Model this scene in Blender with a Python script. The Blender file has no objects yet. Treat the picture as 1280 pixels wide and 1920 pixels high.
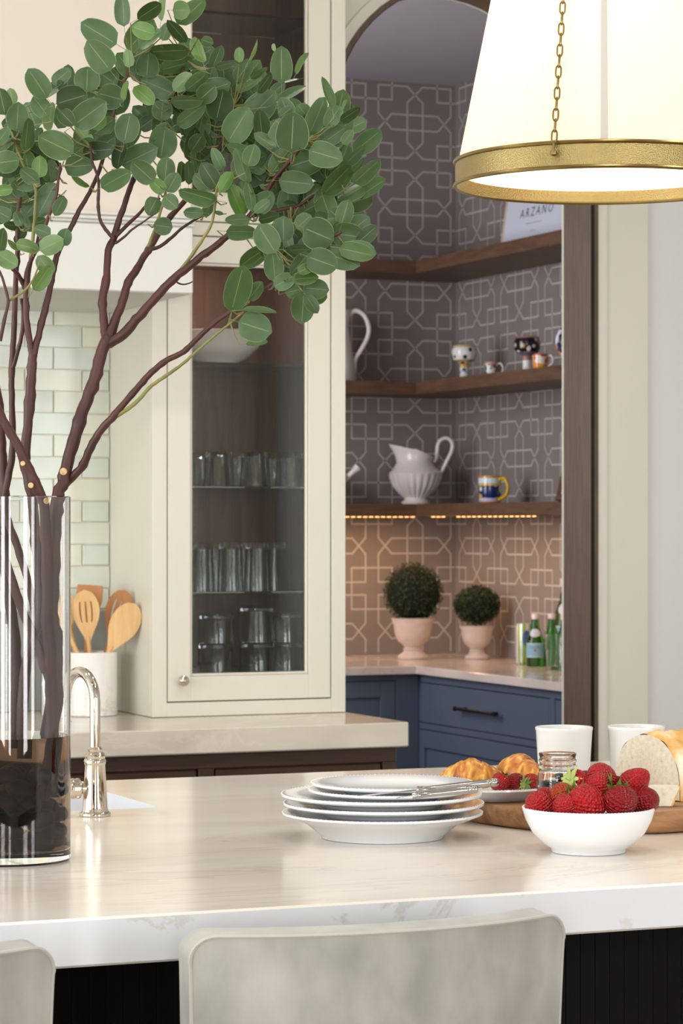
import bpy, math, random
from mathutils import Vector, Matrix
random.seed(7)
C = bpy.context.scene.collection
S = bpy.context.scene
PI = math.pi
# ------------------------------------------------------------------ camera
F = 5080.0; HZ = 985.0; CZ = 1.40
YAW = math.radians(23.0)
RT = (math.cos(YAW), -math.sin(YAW)); FW = (math.sin(YAW), math.cos(YAW))
cam = bpy.data.cameras.new('camera'); co = bpy.data.objects.new('camera', cam); C.objects.link(co)
co.location = (0, 0, CZ); co.rotation_euler = (PI/2, 0, -YAW)
cam.sensor_fit = 'VERTICAL'; cam.sensor_height = 36; cam.sensor_width = 24
cam.lens = F/1920*36; cam.shift_y = (HZ-960)/1920
cam.clip_start = .05; cam.clip_end = 60
cam.dof.use_dof = True; cam.dof.focus_distance = 4.0; cam.dof.aperture_fstop = 15
S.camera = co
# ------------------------------------------------------------------ world, assumed window light, exposure
S.view_settings.view_transform = 'Standard'; S.view_settings.look = 'None'
S.view_settings.gamma = 1; S.view_settings.use_curve_mapping = False
S.view_settings.exposure = -.10
w = bpy.data.worlds.new('world'); S.world = w; w.use_nodes = True
w.node_tree.nodes['Background'].inputs[0].default_value = (.86, .93, 1, 1)
w.node_tree.nodes['Background'].inputs[1].default_value = .6
def area(name, loc, rot, sx, sy, power, col):
    l = bpy.data.lights.new(name, 'AREA'); l.shape = 'RECTANGLE'; l.size = sx; l.size_y = sy
    l.energy = power; l.color = col
    o = bpy.data.objects.new(name, l); C.objects.link(o); o.location = loc; o.rotation_euler = rot
    return o
# area lights added as assumed window daylight, rear and left; the walls stay solid
area('assumed_window_light_rear', (-2.4, -3.6, 1.6), (PI/2, 0, 0), 1.0, 2.3, 130, (.97, .98, 1))
area('assumed_window_light_rear', (-.6, -3.6, 1.6), (PI/2, 0, 0), .5, 2.3, 55, (.97, .98, 1))
area('assumed_window_light_rear', (3.2, -3.6, 1.6), (PI/2, 0, 0), 1.0, 2.3, 110, (.97, .98, 1))
area('assumed_window_light_rear', (5.4, -3.6, 1.6), (PI/2, 0, 0), 1.0, 2.3, 80, (.97, .98, 1))
area('assumed_window_light_left', (-3.3, 1.6, 1.6), (PI/2, 0, -PI/2), 1.3, 2.2, 95, (.93, .97, 1))  # added area lights for assumed windows at the left, none built
area('assumed_window_light_left', (-3.3, 3.6, 1.6), (PI/2, 0, -PI/2), 1.3, 2.2, 95, (.93, .97, 1))
area('assumed_window_light_left', (-3.3, 5.4, 1.6), (PI/2, 0, -PI/2), 1.1, 2.2, 60, (.93, .97, 1))
# unseen fill light added at the left to brighten the dark pantry
area('pantry_fill_light', (1.93, 7.9, 1.95), (PI/2, 0, -PI/2), 1.0, 1.5, 42, (.93, .96, 1))
for lx in (.2, 1.6, 3.0):  # added overhead fill disks that brighten the island top and kitchen
    for ly in (2.6, 4.6):
        dl = area('overhead_fill_light', (lx, ly, 3.24), (0, 0, 0), .18, .18, 12, (1, .96, .92)); dl.data.shape = 'DISK'

# ------------------------------------------------------------------ pixel helpers (photo pixel -> point on a real plane)
def ray(x, y):
    r = (x-640)/F; u = (HZ-y)/F
    return Vector((FW[0]+RT[0]*r, FW[1]+RT[1]*r, u))
def P(x, y, d): v = ray(x, y)*d; v.z += CZ; return v
def PZ(x, y, z): return P(x, y, (z-CZ)*F/(HZ-y))
def PYp(x, y, Y): return P(x, y, Y/ray(x, y).y)
def PXp(x, y, X): return P(x, y, X/ray(x, y).x)
def lin(c):
    if isinstance(c, str):
        c = [int(c[i:i+2], 16)/255 for i in (0, 2, 4)]
        c = [v/12.92 if v <= .04045 else ((v+.055)/1.055)**2.4 for v in c]
    return (c[0], c[1], c[2], 1)
# ------------------------------------------------------------------ mesh builder
class MB:
    def __init__(s): s.v = []; s.f = []; s.uv = None
    def add(s, vs, fs):
        n = len(s.v); s.v += [tuple(v) for v in vs]; s.f += [tuple(i+n for i in f) for f in fs]; return s
    def box(s, x0, x1, y0, y1, z0, z1):
        vs = [(x, y, z) for x in (x0, x1) for y in (y0, y1) for z in (z0, z1)]
        return s.add(vs, [(0,1,3,2),(4,6,7,5),(0,4,5,1),(2,3,7,6),(0,2,6,4),(1,5,7,3)])
    def bbox(s, x0, x1, y0, y1, z0, z1, b=.002):
        # bevelled box: eight corners each split in three
        X = (x0, x1); Y = (y0, y1); Z = (z0, z1); vs = []; idx = {}
        for i in (0, 1):
            for j in (0, 1):
                for k in (0, 1):
                    sx = b if i == 0 else -b; sy = b if j == 0 else -b; sz = b if k == 0 else -b
                    for a, p in enumerate([(X[i], Y[j]+sy, Z[k]+sz), (X[i]+sx, Y[j], Z[k]+sz), (X[i]+sx, Y[j]+sy, Z[k])]):
                        idx[(i, j, k, a)] = len(vs); vs.append(p)
        f = []
        q = ((0,0),(0,1),(1,1),(1,0))
        for i in (0, 1): f.append([idx[(i, a, c, 0)] for a, c in q])
        for j in (0, 1): f.append([idx[(a, j, c, 1)] for a, c in q])
        for k in (0, 1): f.append([idx[(a, c, k, 2)] for a, c in q])
        for i in (0, 1):
            for j in (0, 1): f.append([idx[(i,j,0,0)], idx[(i,j,1,0)], idx[(i,j,1,1)], idx[(i,j,0,1)]])
            for k in (0, 1): f.append([idx[(i,0,k,0)], idx[(i,1,k,0)], idx[(i,1,k,2)], idx[(i,0,k,2)]])
        for j in (0, 1):
            for k in (0, 1): f.append([idx[(0,j,k,1)], idx[(1,j,k,1)], idx[(1,j,k,2)], idx[(0,j,k,2)]])
        for i in (0, 1):
            for j in (0, 1):
                for k in (0, 1): f.append([idx[(i,j,k,a)] for a in range(3)])
        return s.add(vs, f)
    def lathe(s, prof, n=32, c=(0, 0, 0), cap=True, fl=None):
        vs = []; m = len(prof)
        for i in range(n):
            a = 2*PI*i/n
            for (r, z) in prof:
                rr = r*(fl(a, z) if fl else 1)
                vs.append((c[0]+rr*math.cos(a), c[1]+rr*math.sin(a), c[2]+z))
        f = [(i*m+j, ((i+1) % n)*m+j, ((i+1) % n)*m+j+1, i*m+j+1) for i in range(n) for j in range(m-1)]
        if cap:
            if prof[0][0] > 1e-6: f.append(tuple(i*m for i in range(n))[::-1])
            if prof[-1][0] > 1e-6: f.append(tuple(i*m+m-1 for i in range(n)))
        return s.add(vs, f)
    def tube(s, pts, rad, n=8, cap=True, closed=False):
        pts = [Vector(p) for p in pts]; k = len(pts)
        if not hasattr(rad, '__len__'): rad = [rad]*k
        up = None; vs = []
        for i in range(k):
            if closed: t = pts[(i+1) % k]-pts[i-1]
            else: t = pts[min(i+1, k-1)]-pts[max(i-1, 0)]
            if t.length < 1e-9: t = Vector((0, 0, 1))
            t.normalize()
            if up is None: up = Vector((0, 0, 1)) if abs(t.z) < .9 else Vector((1, 0, 0))
            up = up-t*up.dot(t)
            if up.length < 1e-6: up = t.orthogonal()
            up.normalize(); b = t.cross(up)
            for j in range(n):
                a = 2*PI*j/n; vs.append(pts[i]+(up*math.cos(a)+b*math.sin(a))*rad[i])
        f = []
        for i in range(k if closed else k-1):
            i2 = (i+1) % k
            for j in range(n): f.append((i*n+j, i*n+(j+1) % n, i2*n+(j+1) % n, i2*n+j))
        if cap and not closed:
            f.append(tuple(range(n))[::-1]); f.append(tuple((k-1)*n+j for j in range(n)))
        return s.add(vs, f)
    def prism(s, poly, y0, y1):      # polygon in x,z extruded along y
        n = len(poly)
        vs = [(x, y0, z) for x, z in poly]+[(x, y1, z) for x, z in poly]
        return s.add(vs, [tuple(range(n)), tuple(range(2*n-1, n-1, -1))]+[(i, (i+1) % n, n+(i+1) % n, n+i) for i in range(n)])
    def xf(s, M): s.v = [tuple(M @ Vector(v)) for v in s.v]; return s
    def mesh(s, name, m, smooth=False, ang=40):
        me = bpy.data.meshes.new(name); me.from_pydata(s.v, [], s.f); me.update()
        if m: me.materials.append(m)
        import bmesh
        bm = bmesh.new(); bm.from_mesh(me); bmesh.ops.recalc_face_normals(bm, faces=bm.faces)
        if smooth:
            for fc in bm.faces: fc.smooth = True
            lim = math.radians(ang)
            for e in bm.edges:
                if len(e.link_faces) == 2 and e.calc_face_angle(0) > lim: e.smooth = False
        bm.to_mesh(me); bm.free()
        return me
    def obj(s, name, m, parent=None, smooth=False, ang=40):
        o = bpy.data.objects.new(name, s.mesh(name, m, smooth, ang)); C.objects.link(o)
        if parent:
            o.parent = parent; o.matrix_parent_inverse = parent.matrix_world.inverted() if parent.type == 'EMPTY' else Matrix.Identity(4)
            if parent.type == 'EMPTY': o.matrix_parent_inverse = (Matrix.Translation(parent.location) @ parent.rotation_euler.to_matrix().to_4x4()).inverted()
        return o
def tag(o, label=None, cat=None, group=None, kind=None):
    if label: o['label'] = label
    if cat: o['category'] = cat
    if group: o['group'] = group
    if kind: o['kind'] = kind
    return o
def empty(name, loc, label, cat, group=None):
    o = bpy.data.objects.new(name, None); C.objects.link(o); o.location = loc; o.empty_display_size = .05
    return tag(o, label, cat, group)
def local(o):   # drop the parent inverse so that coordinates are in the parent's own space
    o.matrix_parent_inverse = Matrix.Identity(4); return o
def child(mb, name, m, parent, smooth=False, ang=40): return local(mb.obj(name, m, parent, smooth, ang))
def struct(mb, name, m, smooth=False): return tag(mb.obj(name, m, None, smooth), kind='structure')
def dup(root, loc=None, label=None, rotz=None, rename=None):
    r = root.copy(); C.objects.link(r)
    if loc is not None: r.location = loc
    if rotz is not None: r.rotation_euler.z = rotz
    if label: r['label'] = label
    for ch in list(root.children):
        c = ch.copy(); C.objects.link(c); c.parent = r
        for g in list(ch.children):
            d = g.copy(); C.objects.link(d); d.parent = c
    return r
# ------------------------------------------------------------------ materials
def nt(name):
    m = bpy.data.materials.new(name); m.use_nodes = True
    t = m.node_tree; return m, t, t.nodes['Principled BSDF']
def mat(name, col, rough=.5, metal=0, spec=.5, coat=0, noise=0, nscale=8, bump=0, bscale=60, sheen=0, emit=None, es=0, trans=0, ior=1.45, stretch=None, sss=0):
    m, t, b = nt(name); N = t.nodes.new; L = t.links.new
    b.inputs['Base Color'].default_value = lin(col); b.inputs['Roughness'].default_value = rough
    b.inputs['Metallic'].default_value = metal; b.inputs['Specular IOR Level'].default_value = spec
    b.inputs['Coat Weight'].default_value = coat; b.inputs['IOR'].default_value = ior
    b.inputs['Transmission Weight'].default_value = trans; b.inputs['Sheen Weight'].default_value = sheen
    if sss: b.inputs['Subsurface Weight'].default_value = sss; b.inputs['Subsurface Scale'].default_value = .01
    if emit: b.inputs['Emission Color'].default_value = lin(emit); b.inputs['Emission Strength'].default_value = es
    if noise or bump:
        tc = N('ShaderNodeTexCoord'); mp = N('ShaderNodeMapping'); L(tc.outputs['Object'], mp.inputs[0])
        if stretch: mp.inputs['Scale'].default_value = stretch
    if noise:
        n = N('ShaderNodeTexNoise'); n.inputs['Scale'].default_value = nscale; n.inputs['Detail'].default_value = 5; L(mp.outputs[0], n.inputs[0])
        mx = N('ShaderNodeMix'); mx.data_type = 'RGBA'; c = lin(col); mr = N('ShaderNodeMapRange') if noise else None
        mx.inputs[6].default_value = tuple(v*(1-noise) for v in c[:3])+(1,); mx.inputs[7].default_value = tuple(min(1, v*(1+noise)) for v in c[:3])+(1,)
        mr.inputs[1].default_value = .3; mr.inputs[2].default_value = .7; L(n.outputs[0], mr.inputs[0]); L(mr.outputs[0], mx.inputs[0]); L(mx.outputs[2], b.inputs['Base Color'])
    if bump:
        n = N('ShaderNodeTexNoise'); n.inputs['Scale'].default_value = bscale; n.inputs['Detail'].default_value = 3; L(mp.outputs[0], n.inputs[0])
        bp = N('ShaderNodeBump'); bp.inputs['Strength'].default_value = bump; bp.inputs['Distance'].default_value = .002
        L(n.outputs[0], bp.inputs['Height']); L(bp.outputs[0], b.inputs['Normal'])
    return m
def ramp(t, els):
    r = t.nodes.new('ShaderNodeValToRGB'); e = r.color_ramp.elements
    while len(e) < len(els): e.new(.5)
    for i, (p, c) in enumerate(els): e[i].position = p; e[i].color = lin(c)
    return r
def marble(name, base, cloud, vein, rough=.12, sc=(1, 1, 1), rot=0, vs=1.2, vw=.012, amt=.6, streak=0):
    m, t, b = nt(name); N = t.nodes.new; L = t.links.new
    tc = N('ShaderNodeTexCoord'); mp = N('ShaderNodeMapping'); L(tc.outputs['Object'], mp.inputs[0])
    mp.inputs['Scale'].default_value = sc; mp.inputs['Rotation'].default_value = (0, 0 if not isinstance(rot, tuple) else rot[1], rot if not isinstance(rot, tuple) else rot[2])
    n1 = N('ShaderNodeTexNoise'); n1.inputs['Scale'].default_value = 2.2; n1.inputs['Detail'].default_value = 6; n1.inputs['Distortion'].default_value = .6; L(mp.outputs[0], n1.inputs[0])
    r1 = ramp(t, [(.35, cloud), (.62, base)]); L(n1.outputs[0], r1.inputs[0])
    n2 = N('ShaderNodeTexNoise'); n2.inputs['Scale'].default_value = vs; n2.inputs['Detail'].default_value = 9; n2.inputs['Roughness'].default_value = .62; n2.inputs['Distortion'].default_value = 1.3; L(mp.outputs[0], n2.inputs[0])
    s1 = N('ShaderNodeMath'); s1.operation = 'SUBTRACT'; s1.inputs[1].default_value = .5; L(n2.outputs[0], s1.inputs[0])
    s2 = N('ShaderNodeMath'); s2.operation = 'ABSOLUTE'; L(s1.outputs[0], s2.inputs[0])
    r2 = N('ShaderNodeMapRange'); r2.inputs[1].default_value = 0; r2.inputs[2].default_value = vw; r2.inputs[3].default_value = 1; r2.inputs[4].default_value = 0; L(s2.outputs[0], r2.inputs[0])
    n3 = N('ShaderNodeTexNoise'); n3.inputs['Scale'].default_value = 1.1; L(tc.outputs['Object'], n3.inputs[0])
    r3 = N('ShaderNodeMapRange'); r3.inputs[1].default_value = .48; r3.inputs[2].default_value = .68; r3.inputs[4].default_value = amt; L(n3.outputs[0], r3.inputs[0])
    mu = N('ShaderNodeMath'); mu.operation = 'MULTIPLY'; L(r2.outputs[0], mu.inputs[0]); L(r3.outputs[0], mu.inputs[1])
    mx = N('ShaderNodeMix'); mx.data_type = 'RGBA'; L(mu.outputs[0], mx.inputs[0]); L(r1.outputs[0], mx.inputs[6]); mx.inputs[7].default_value = lin(vein)
    L(mx.outputs[2], b.inputs['Base Color']); b.inputs['Roughness'].default_value = rough; b.inputs['Specular IOR Level'].default_value = .5
    return m
def wood(name, c1, c2, axis=(1, 1, 12), rough=.45, sc=14, spec=.35):
    m, t, b = nt(name); N = t.nodes.new; L = t.links.new
    tc = N('ShaderNodeTexCoord'); mp = N('ShaderNodeMapping'); L(tc.outputs['Object'], mp.inputs[0]); mp.inputs['Scale'].default_value = axis
    n = N('ShaderNodeTexNoise'); n.inputs['Scale'].default_value = sc; n.inputs['Detail'].default_value = 7; n.inputs['Roughness'].default_value = .65; n.inputs['Distortion'].default_value = .4; L(mp.outputs[0], n.inputs[0])
    r = ramp(t, [(.3, c1), (.7, c2)]); L(n.outputs[0], r.inputs[0]); L(r.outputs[0], b.inputs['Base Color'])
    bp = N('ShaderNodeBump'); bp.inputs['Strength'].default_value = .15; bp.inputs['Distance'].default_value = .001; L(n.outputs[0], bp.inputs['Height']); L(bp.outputs[0], b.inputs['Normal'])
    b.inputs['Roughness'].default_value = rough; b.inputs['Specular IOR Level'].default_value = spec
    return m
M = {}
M['cream'] = mat('cream_paint', 'd9d4c4', .38, noise=.02, nscale=3)
M['hood'] = mat('hood_paint', 'd1d1c9', .45, noise=.02, nscale=3)
M['plaster'] = mat('warm_plaster', 'd3c9bc', .8, noise=.02, nscale=2)
M['white_wall'] = mat('white_wall', 'd8d8d4', .7, noise=.015, nscale=2)
M['ceiling'] = mat('ceiling_white', 'd6d6d2', .9, noise=.01, nscale=2)
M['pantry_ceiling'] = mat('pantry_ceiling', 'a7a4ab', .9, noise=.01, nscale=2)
M['floor'] = wood('floor_oak', '6b5240', '8a7259', (1, 12, 1), .4, 6)
M['dark_wood'] = wood('dark_walnut', '3a261b', '543a2a', (1, 14, 14), .4, 5)
M['shelf_wood'] = wood('shelf_wood', '4c3526', '6b4e3b', (1.5, 1.5, 14), .42, 6)
M['jamb_wood'] = wood('jamb_wood', '4f3d30', '6a5444', (12, 12, 1), .5, 8)
M['cab_wood'] = wood('cabinet_wood', '4a3022', '6d4a35', (10, 10, .7), .45, 5)
M['ebony'] = wood('ebony_wood', '050302', '0c0706', (22, 22, 1), .6, 6, .12)
M['navy'] = mat('slate_blue_paint', '515a6c', .45, noise=.02, nscale=3)
M['wallpaper'] = mat('wallpaper_ground', '857a76', .75, noise=.03, nscale=5)
M['wp_line'] = mat('wallpaper_line', 'c2b8b0', .45)
M['island'] = marble('island_quartzite', 'e6dfd5', 'ddd3c6', 'a3927c', .17, (.55, 2.2, 1), .15, 1.5, .010, .35)
M['island_edge'] = marble('island_edge_quartzite', 'dfe0e2', 'd6d7da', '9f927e', .18, (1, 1, 1.2), (0, .6, 0), 2.2, .02, .6)
M['counter'] = marble('cream_quartzite', 'd9cfbf', 'c3b9aa', 'efe9de', .14, (1.2, 1.2, 3.5), (0, .9, 0), 2.2, .03, 1.0)
M['pcounter'] = marble('pantry_quartzite', 'd9c9c0', 'c9b8b0', 'a5938c', .14, (1.4, 1.4, 1.4), .5, 2.0, .02, .5)
M['stone'] = marble('grey_stone', '8e8d85', '7d7c75', 'b9b6ac', .3, (2, 2, 2), .6, 2.0, .015, .6)
M['crock'] = marble('white_marble', 'e9e5df', 'dcd8d2', '8e8680', .25, (4, 4, 4), .6, 1.3, .02, .8)
M['tile'] = mat('handmade_tile', 'dadccf', .18, noise=.05, nscale=9, bump=.25, bscale=25)
def vary(m, lo, hi):
    t = m.node_tree; b = t.nodes['Principled BSDF']; N = t.nodes.new; L = t.links.new; src = b.inputs['Base Color'].links[0].from_socket
    oi = N('ShaderNodeObjectInfo'); r = ramp(t, [(0, lo), (1, hi)]); L(oi.outputs['Random'], r.inputs[0]); mx = N('ShaderNodeMix'); mx.data_type = 'RGBA'; mx.blend_type = 'MULTIPLY'; mx.inputs[0].default_value = 1
    L(src, mx.inputs[6]); L(r.outputs[0], mx.inputs[7]); L(mx.outputs[2], b.inputs['Base Color'])
vary(M['tile'], 'fbf8f0', 'eef4f6')
def long_vein(m, a, b_, c):     # one long brown vein running through the slab, x = a + b*y, wandering
    t = m.node_tree; b = t.nodes['Principled BSDF']; N = t.nodes.new; L = t.links.new; src = b.inputs['Base Color'].links[0].from_socket
    tc = N('ShaderNodeTexCoord'); sx = N('ShaderNodeSeparateXYZ'); L(tc.outputs['Object'], sx.inputs[0]); n = N('ShaderNodeTexNoise'); n.inputs['Scale'].default_value = 5; n.inputs['Detail'].default_value = 6; L(tc.outputs['Object'], n.inputs[0])
    def mth(op, x, y):
        k = N('ShaderNodeMath'); k.operation = op
        for i, v in enumerate((x, y)):
            if isinstance(v, (int, float)): k.inputs[i].default_value = v
            elif v is not None: L(v, k.inputs[i])
        return k.outputs[0]
    d = mth('SUBTRACT', sx.outputs[0], mth('ADD', a, mth('MULTIPLY', sx.outputs[1], b_))); d = mth('ABSOLUTE', mth('ADD', d, mth('MULTIPLY', mth('SUBTRACT', n.outputs[0], .5), .28)), None)
    n2 = N('ShaderNodeTexNoise'); n2.inputs['Scale'].default_value = 14; L(tc.outputs['Object'], n2.inputs[0])
    mr = N('ShaderNodeMapRange'); mr.inputs[1].default_value = .0; mr.inputs[2].default_value = .006; mr.inputs[3].default_value = .8; mr.inputs[4].default_value = 0; L(d, mr.inputs[0])
    f = mth('MULTIPLY', mr.outputs[0], mth('MULTIPLY', n2.outputs[0], 1.3)); mx = N('ShaderNodeMix'); mx.data_type = 'RGBA'; L(f, mx.inputs[0]); L(src, mx.inputs[6]); mx.inputs[7].default_value = lin(c); L(mx.outputs[2], b.inputs['Base Color'])
VEIN_A = PZ(392, 1600, .92); VEIN_B = PZ(552, 1692, .92); VB_ = (VEIN_B.x-VEIN_A.x)/(VEIN_B.y-VEIN_A.y)
long_vein(M['island'], VEIN_A.x-VB_*VEIN_A.y-1.2+VB_*4.0, VB_, '8d7f6a'); long_vein(M['island_edge'], VEIN_A.x-VB_*VEIN_A.y-1.2+VB_*4.0, VB_, 'a08a62')
M['grout'] = mat('grout', 'e4dec6', .9, noise=.05, nscale=30)
M['nickel'] = mat('polished_nickel', 'd6cbbb', .06, 1)
M['silver'] = mat('silver', 'a8a5a0', .18, 1)
M['brass'] = mat('aged_brass', '8f7c4c', .28, 1, noise=.1, nscale=30)
M['bronze'] = mat('dark_bronze', '3a302b', .3, .9)
M['white_glaze'] = mat('white_glaze', 'e8e9ea', .15, coat=.3, noise=.01, nscale=6)
M['cup_glaze'] = mat('cup_glaze', 'e2e2df', .2, coat=.2, noise=.01, nscale=6)
M['pottery'] = mat('white_pottery', 'dccfca', .22, coat=.3, noise=.03, nscale=8)
M['urn'] = mat('aged_white_clay', 'ccb9ae', .7, noise=.08, nscale=30, bump=.3, bscale=60)
M['velvet'] = mat('grey_velvet', 'a09e95', .65, sheen=.3, noise=.26, nscale=7, bump=.05, bscale=200, stretch=(1.8, 1.8, 1.1))
M['piping'] = mat('velvet_piping', 'b0aca0', .7, sheen=.4)
M['bark'] = mat('red_brown_bark', '42211a', .5, noise=.3, nscale=26, bump=.5, bscale=60, stretch=(1, 1, .35))
M['twig'] = mat('green_twig', '75703c', .5, noise=.3, nscale=20)
M['pebble'] = mat('river_pebble', '1c1b1d', .45, noise=.25, nscale=40)
M['lightwood'] = wood('light_beech', 'c79a63', 'dfb982', (1.5, 1.5, .2), .5, 30)
M['midwood'] = wood('brown_beech', 'a16a3c', 'b9804f', (1.5, 1.5, .2), .5, 30)
M['board'] = wood('olive_board', '6e4529', 'b98a5f', (1, 6, 6), .5, 5)
M['black'] = mat('black', '0d0d0e', .4)
M['paper'] = mat('print_paper', 'c9cad6', .5)
M['ink'] = mat('ink', '55555c', .6)
M['oak_frame'] = wood('pale_frame', 'b89c80', 'cdb498', (1, 1, 1), .5, 20)
M['sink'] = mat('white_sink', 'dfe3e6', .2)
def glassm(name, col=(1, 1, 1), ior=1.45, rough=0):
    m, t, b = nt(name)
    b.inputs['Base Color'].default_value = lin(col); b.inputs['Transmission Weight'].default_value = 1; b.inputs['Roughness'].default_value = rough; b.inputs['IOR'].default_value = ior
    return m
M['glass'] = glassm('clear_glass', (.97, .99, .985))
M['vase_glass'] = glassm('vase_glass', (.985, .99, .99))
M['green_glass'] = glassm('green_glass', (.10, .42, .07), rough=.05)
M['shelf_glass'] = glassm('green_tint_glass', (.80, .95, .90))
def pane_mat():
    m = bpy.data.materials.new('window_pane'); m.use_nodes = True; t = m.node_tree; t.nodes.clear(); N = t.nodes.new; L = t.links.new
    o = N('ShaderNodeOutputMaterial'); mx = N('ShaderNodeMixShader'); tr = N('ShaderNodeBsdfTransparent'); g = N('ShaderNodeBsdfGlossy'); fr = N('ShaderNodeFresnel')
    tr.inputs[0].default_value = (.93, .95, .94, 1); g.inputs['Roughness'].default_value = .03; fr.inputs[0].default_value = 1.5
    mu = N('ShaderNodeMath'); mu.operation = 'MULTIPLY'; mu.inputs[1].default_value = .9; L(fr.outputs[0], mu.inputs[0])
    L(mu.outputs[0], mx.inputs[0]); L(tr.outputs[0], mx.inputs[1]); L(g.outputs[0], mx.inputs[2]); L(mx.outputs[0], o.inputs[0]); return m
M['pane'] = pane_mat()
def water_mat():
    m, t, b = nt('brown_water'); b.inputs['Base Color'].default_value = (.22, .13, .08, 1); b.inputs['Transmission Weight'].default_value = 1
    b.inputs['Roughness'].default_value = 0; b.inputs['IOR'].default_value = 1.2; return m
M['water'] = water_mat()
def leaf_mat(name, cols):
    m, t, b = nt(name); N = t.nodes.new; L = t.links.new
    oi = N('ShaderNodeObjectInfo'); r = ramp(t, [(i/(len(cols)-1), c) for i, c in enumerate(cols)]); L(oi.outputs['Random'], r.inputs[0])
    tc = N('ShaderNodeTexCoord'); n = N('ShaderNodeTexNoise'); n.inputs['Scale'].default_value = 3; n.inputs['Detail'].default_value = 4; L(tc.outputs['Object'], n.inputs[0])
    hv = N('ShaderNodeHueSaturation'); mr = N('ShaderNodeMapRange'); mr.inputs[3].default_value = .78; mr.inputs[4].default_value = 1.22; L(n.outputs[0], mr.inputs[0]); L(mr.outputs[0], hv.inputs['Value']); L(r.outputs[0], hv.inputs['Color'])
    uv = N('ShaderNodeUVMap'); sx = N('ShaderNodeSeparateXYZ'); L(uv.outputs[0], sx.inputs[0])
    gt = N('ShaderNodeMath'); gt.operation = 'GREATER_THAN'; gt.inputs[1].default_value = .955; L(sx.outputs[0], gt.inputs[0])
    lt = N('ShaderNodeMath'); lt.operation = 'LESS_THAN'; lt.inputs[1].default_value = .03; L(sx.outputs[0], lt.inputs[0])
    ad = N('ShaderNodeMath'); ad.operation = 'ADD'; L(gt.outputs[0], ad.inputs[0]); L(lt.outputs[0], ad.inputs[1])
    ml = N('ShaderNodeMath'); ml.operation = 'MULTIPLY'; ml.inputs[1].default_value = .35; L(ad.outputs[0], ml.inputs[0])
    mx = N('ShaderNodeMix'); mx.data_type = 'RGBA'; L(ml.outputs[0], mx.inputs[0]); L(hv.outputs[0], mx.inputs[6]); mx.inputs[7].default_value = lin('a9b57a')
    L(mx.outputs[2], b.inputs['Base Color']); b.inputs['Roughness'].default_value = .42; b.inputs['Specular IOR Level'].default_value = .4
    o = t.nodes['Material Output']; tl = N('ShaderNodeBsdfTranslucent'); L(mx.outputs[2], tl.inputs[0]); ms = N('ShaderNodeMixShader'); ms.inputs[0].default_value = .22
    L(b.outputs[0], ms.inputs[1]); L(tl.outputs[0], ms.inputs[2]); L(ms.outputs[0], o.inputs[0]); return m
M['leaf'] = leaf_mat('eucalyptus_leaf', ['2d421e', '3e572b', '4c6441', '3f5a26', '55704a', '324a22'])
M['leaf_light'] = leaf_mat('young_leaf', ['66804e', '5b7d38', '718b60'])

# ------------------------------------------------------------------ room shell
WY = 6.75; TH = .16
X0, X1, ZR = 2.815, 3.636, .4105
XC = (X0+X1)/2; ZC = 2.487
struct(MB().box(-3.5, 6.5, -3.8, 9.4, -.05, 0), 'floor', M['floor'])
struct(MB().box(-3.5, 6.5, -3.8, WY+.02, 3.25, 3.3), 'ceiling', M['ceiling'])
struct(MB().box(-3.55, -3.5, -3.8, 9.4, 0, 3.3), 'wall_left', M['white_wall'])
struct(MB().box(6.5, 6.55, -3.8, 9.4, 0, 3.3), 'wall_right', M['white_wall'])
struct(MB().box(-3.5, 6.5, -3.85, -3.8, 0, 3.3), 'wall_front', M['white_wall'])
def arch_pts(r, n=28): return [(XC-r*math.cos(PI*i/n), ZC+r*math.sin(PI*i/n)) for i in range(n+1)]
def arch_band(r0, r1, y0, y1, zb=0):
    a = [(XC-r0, zb)]+arch_pts(r0)+[(XC+r0, zb)]; b = [(XC-r1, zb)]+arch_pts(r1)+[(XC+r1, zb)]
    mb = MB(); n = len(a)
    vs = [(x, y0, z) for x, z in a]+[(x, y0, z) for x, z in b]+[(x, y1, z) for x, z in a]+[(x, y1, z) for x, z in b]
    f = []
    for i in range(n-1):
        f += [(i, i+1, n+i+1, n+i), (2*n+i, 3*n+i, 3*n+i+1, 2*n+i+1), (i, 2*n+i, 2*n+i+1, i+1), (n+i, n+i+1, 3*n+i+1, 3*n+i)]
    f += [(0, n, 3*n, 2*n), (n-1, 3*n-1, 4*n-1, 2*n-1)]
    return mb.add(vs, f)
wb = MB(); wb.box(-3.5, X0, WY, WY+TH, 0, 3.25); wb.box(X1, 6.5, WY, WY+TH, 0, 3.25)
ap = arch_pts(ZR); n = len(ap); vs = []
for y in (WY, WY+TH): vs += [(x, y, z) for x, z in ap]+[(x, y, 3.25) for x, z in ap]
f = []
for i in range(n-1): f += [(i, i+1, n+i+1, n+i), (2*n+i, 3*n+i, 3*n+i+1, 2*n+i+1), (i, 2*n+i, 2*n+i+1, i+1)]
wb.add(vs, f)
wall_back = struct(wb, 'wall_back', M['white_wall'])
struct(arch_band(ZR-.014, ZR-.0005, WY-.03, WY+TH+.001), 'trim_1', M['jamb_wood'])
struct(arch_band(ZR, ZR+.03, WY-.026, WY-.0005), 'trim_2', M['cream'])
struct(arch_band(ZR+.03, ZR+.165, WY-.018, WY-.0005), 'trim_3', M['cream'])
struct(arch_band(ZR-.0155, ZR-.0142, WY+TH-.008, WY+TH+.001), 'trim_4', M['cream'])
struct(arch_band(ZR-.0155, ZR-.0142, WY-.032, WY-.014), 'trim_5', M['ebony'])
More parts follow.
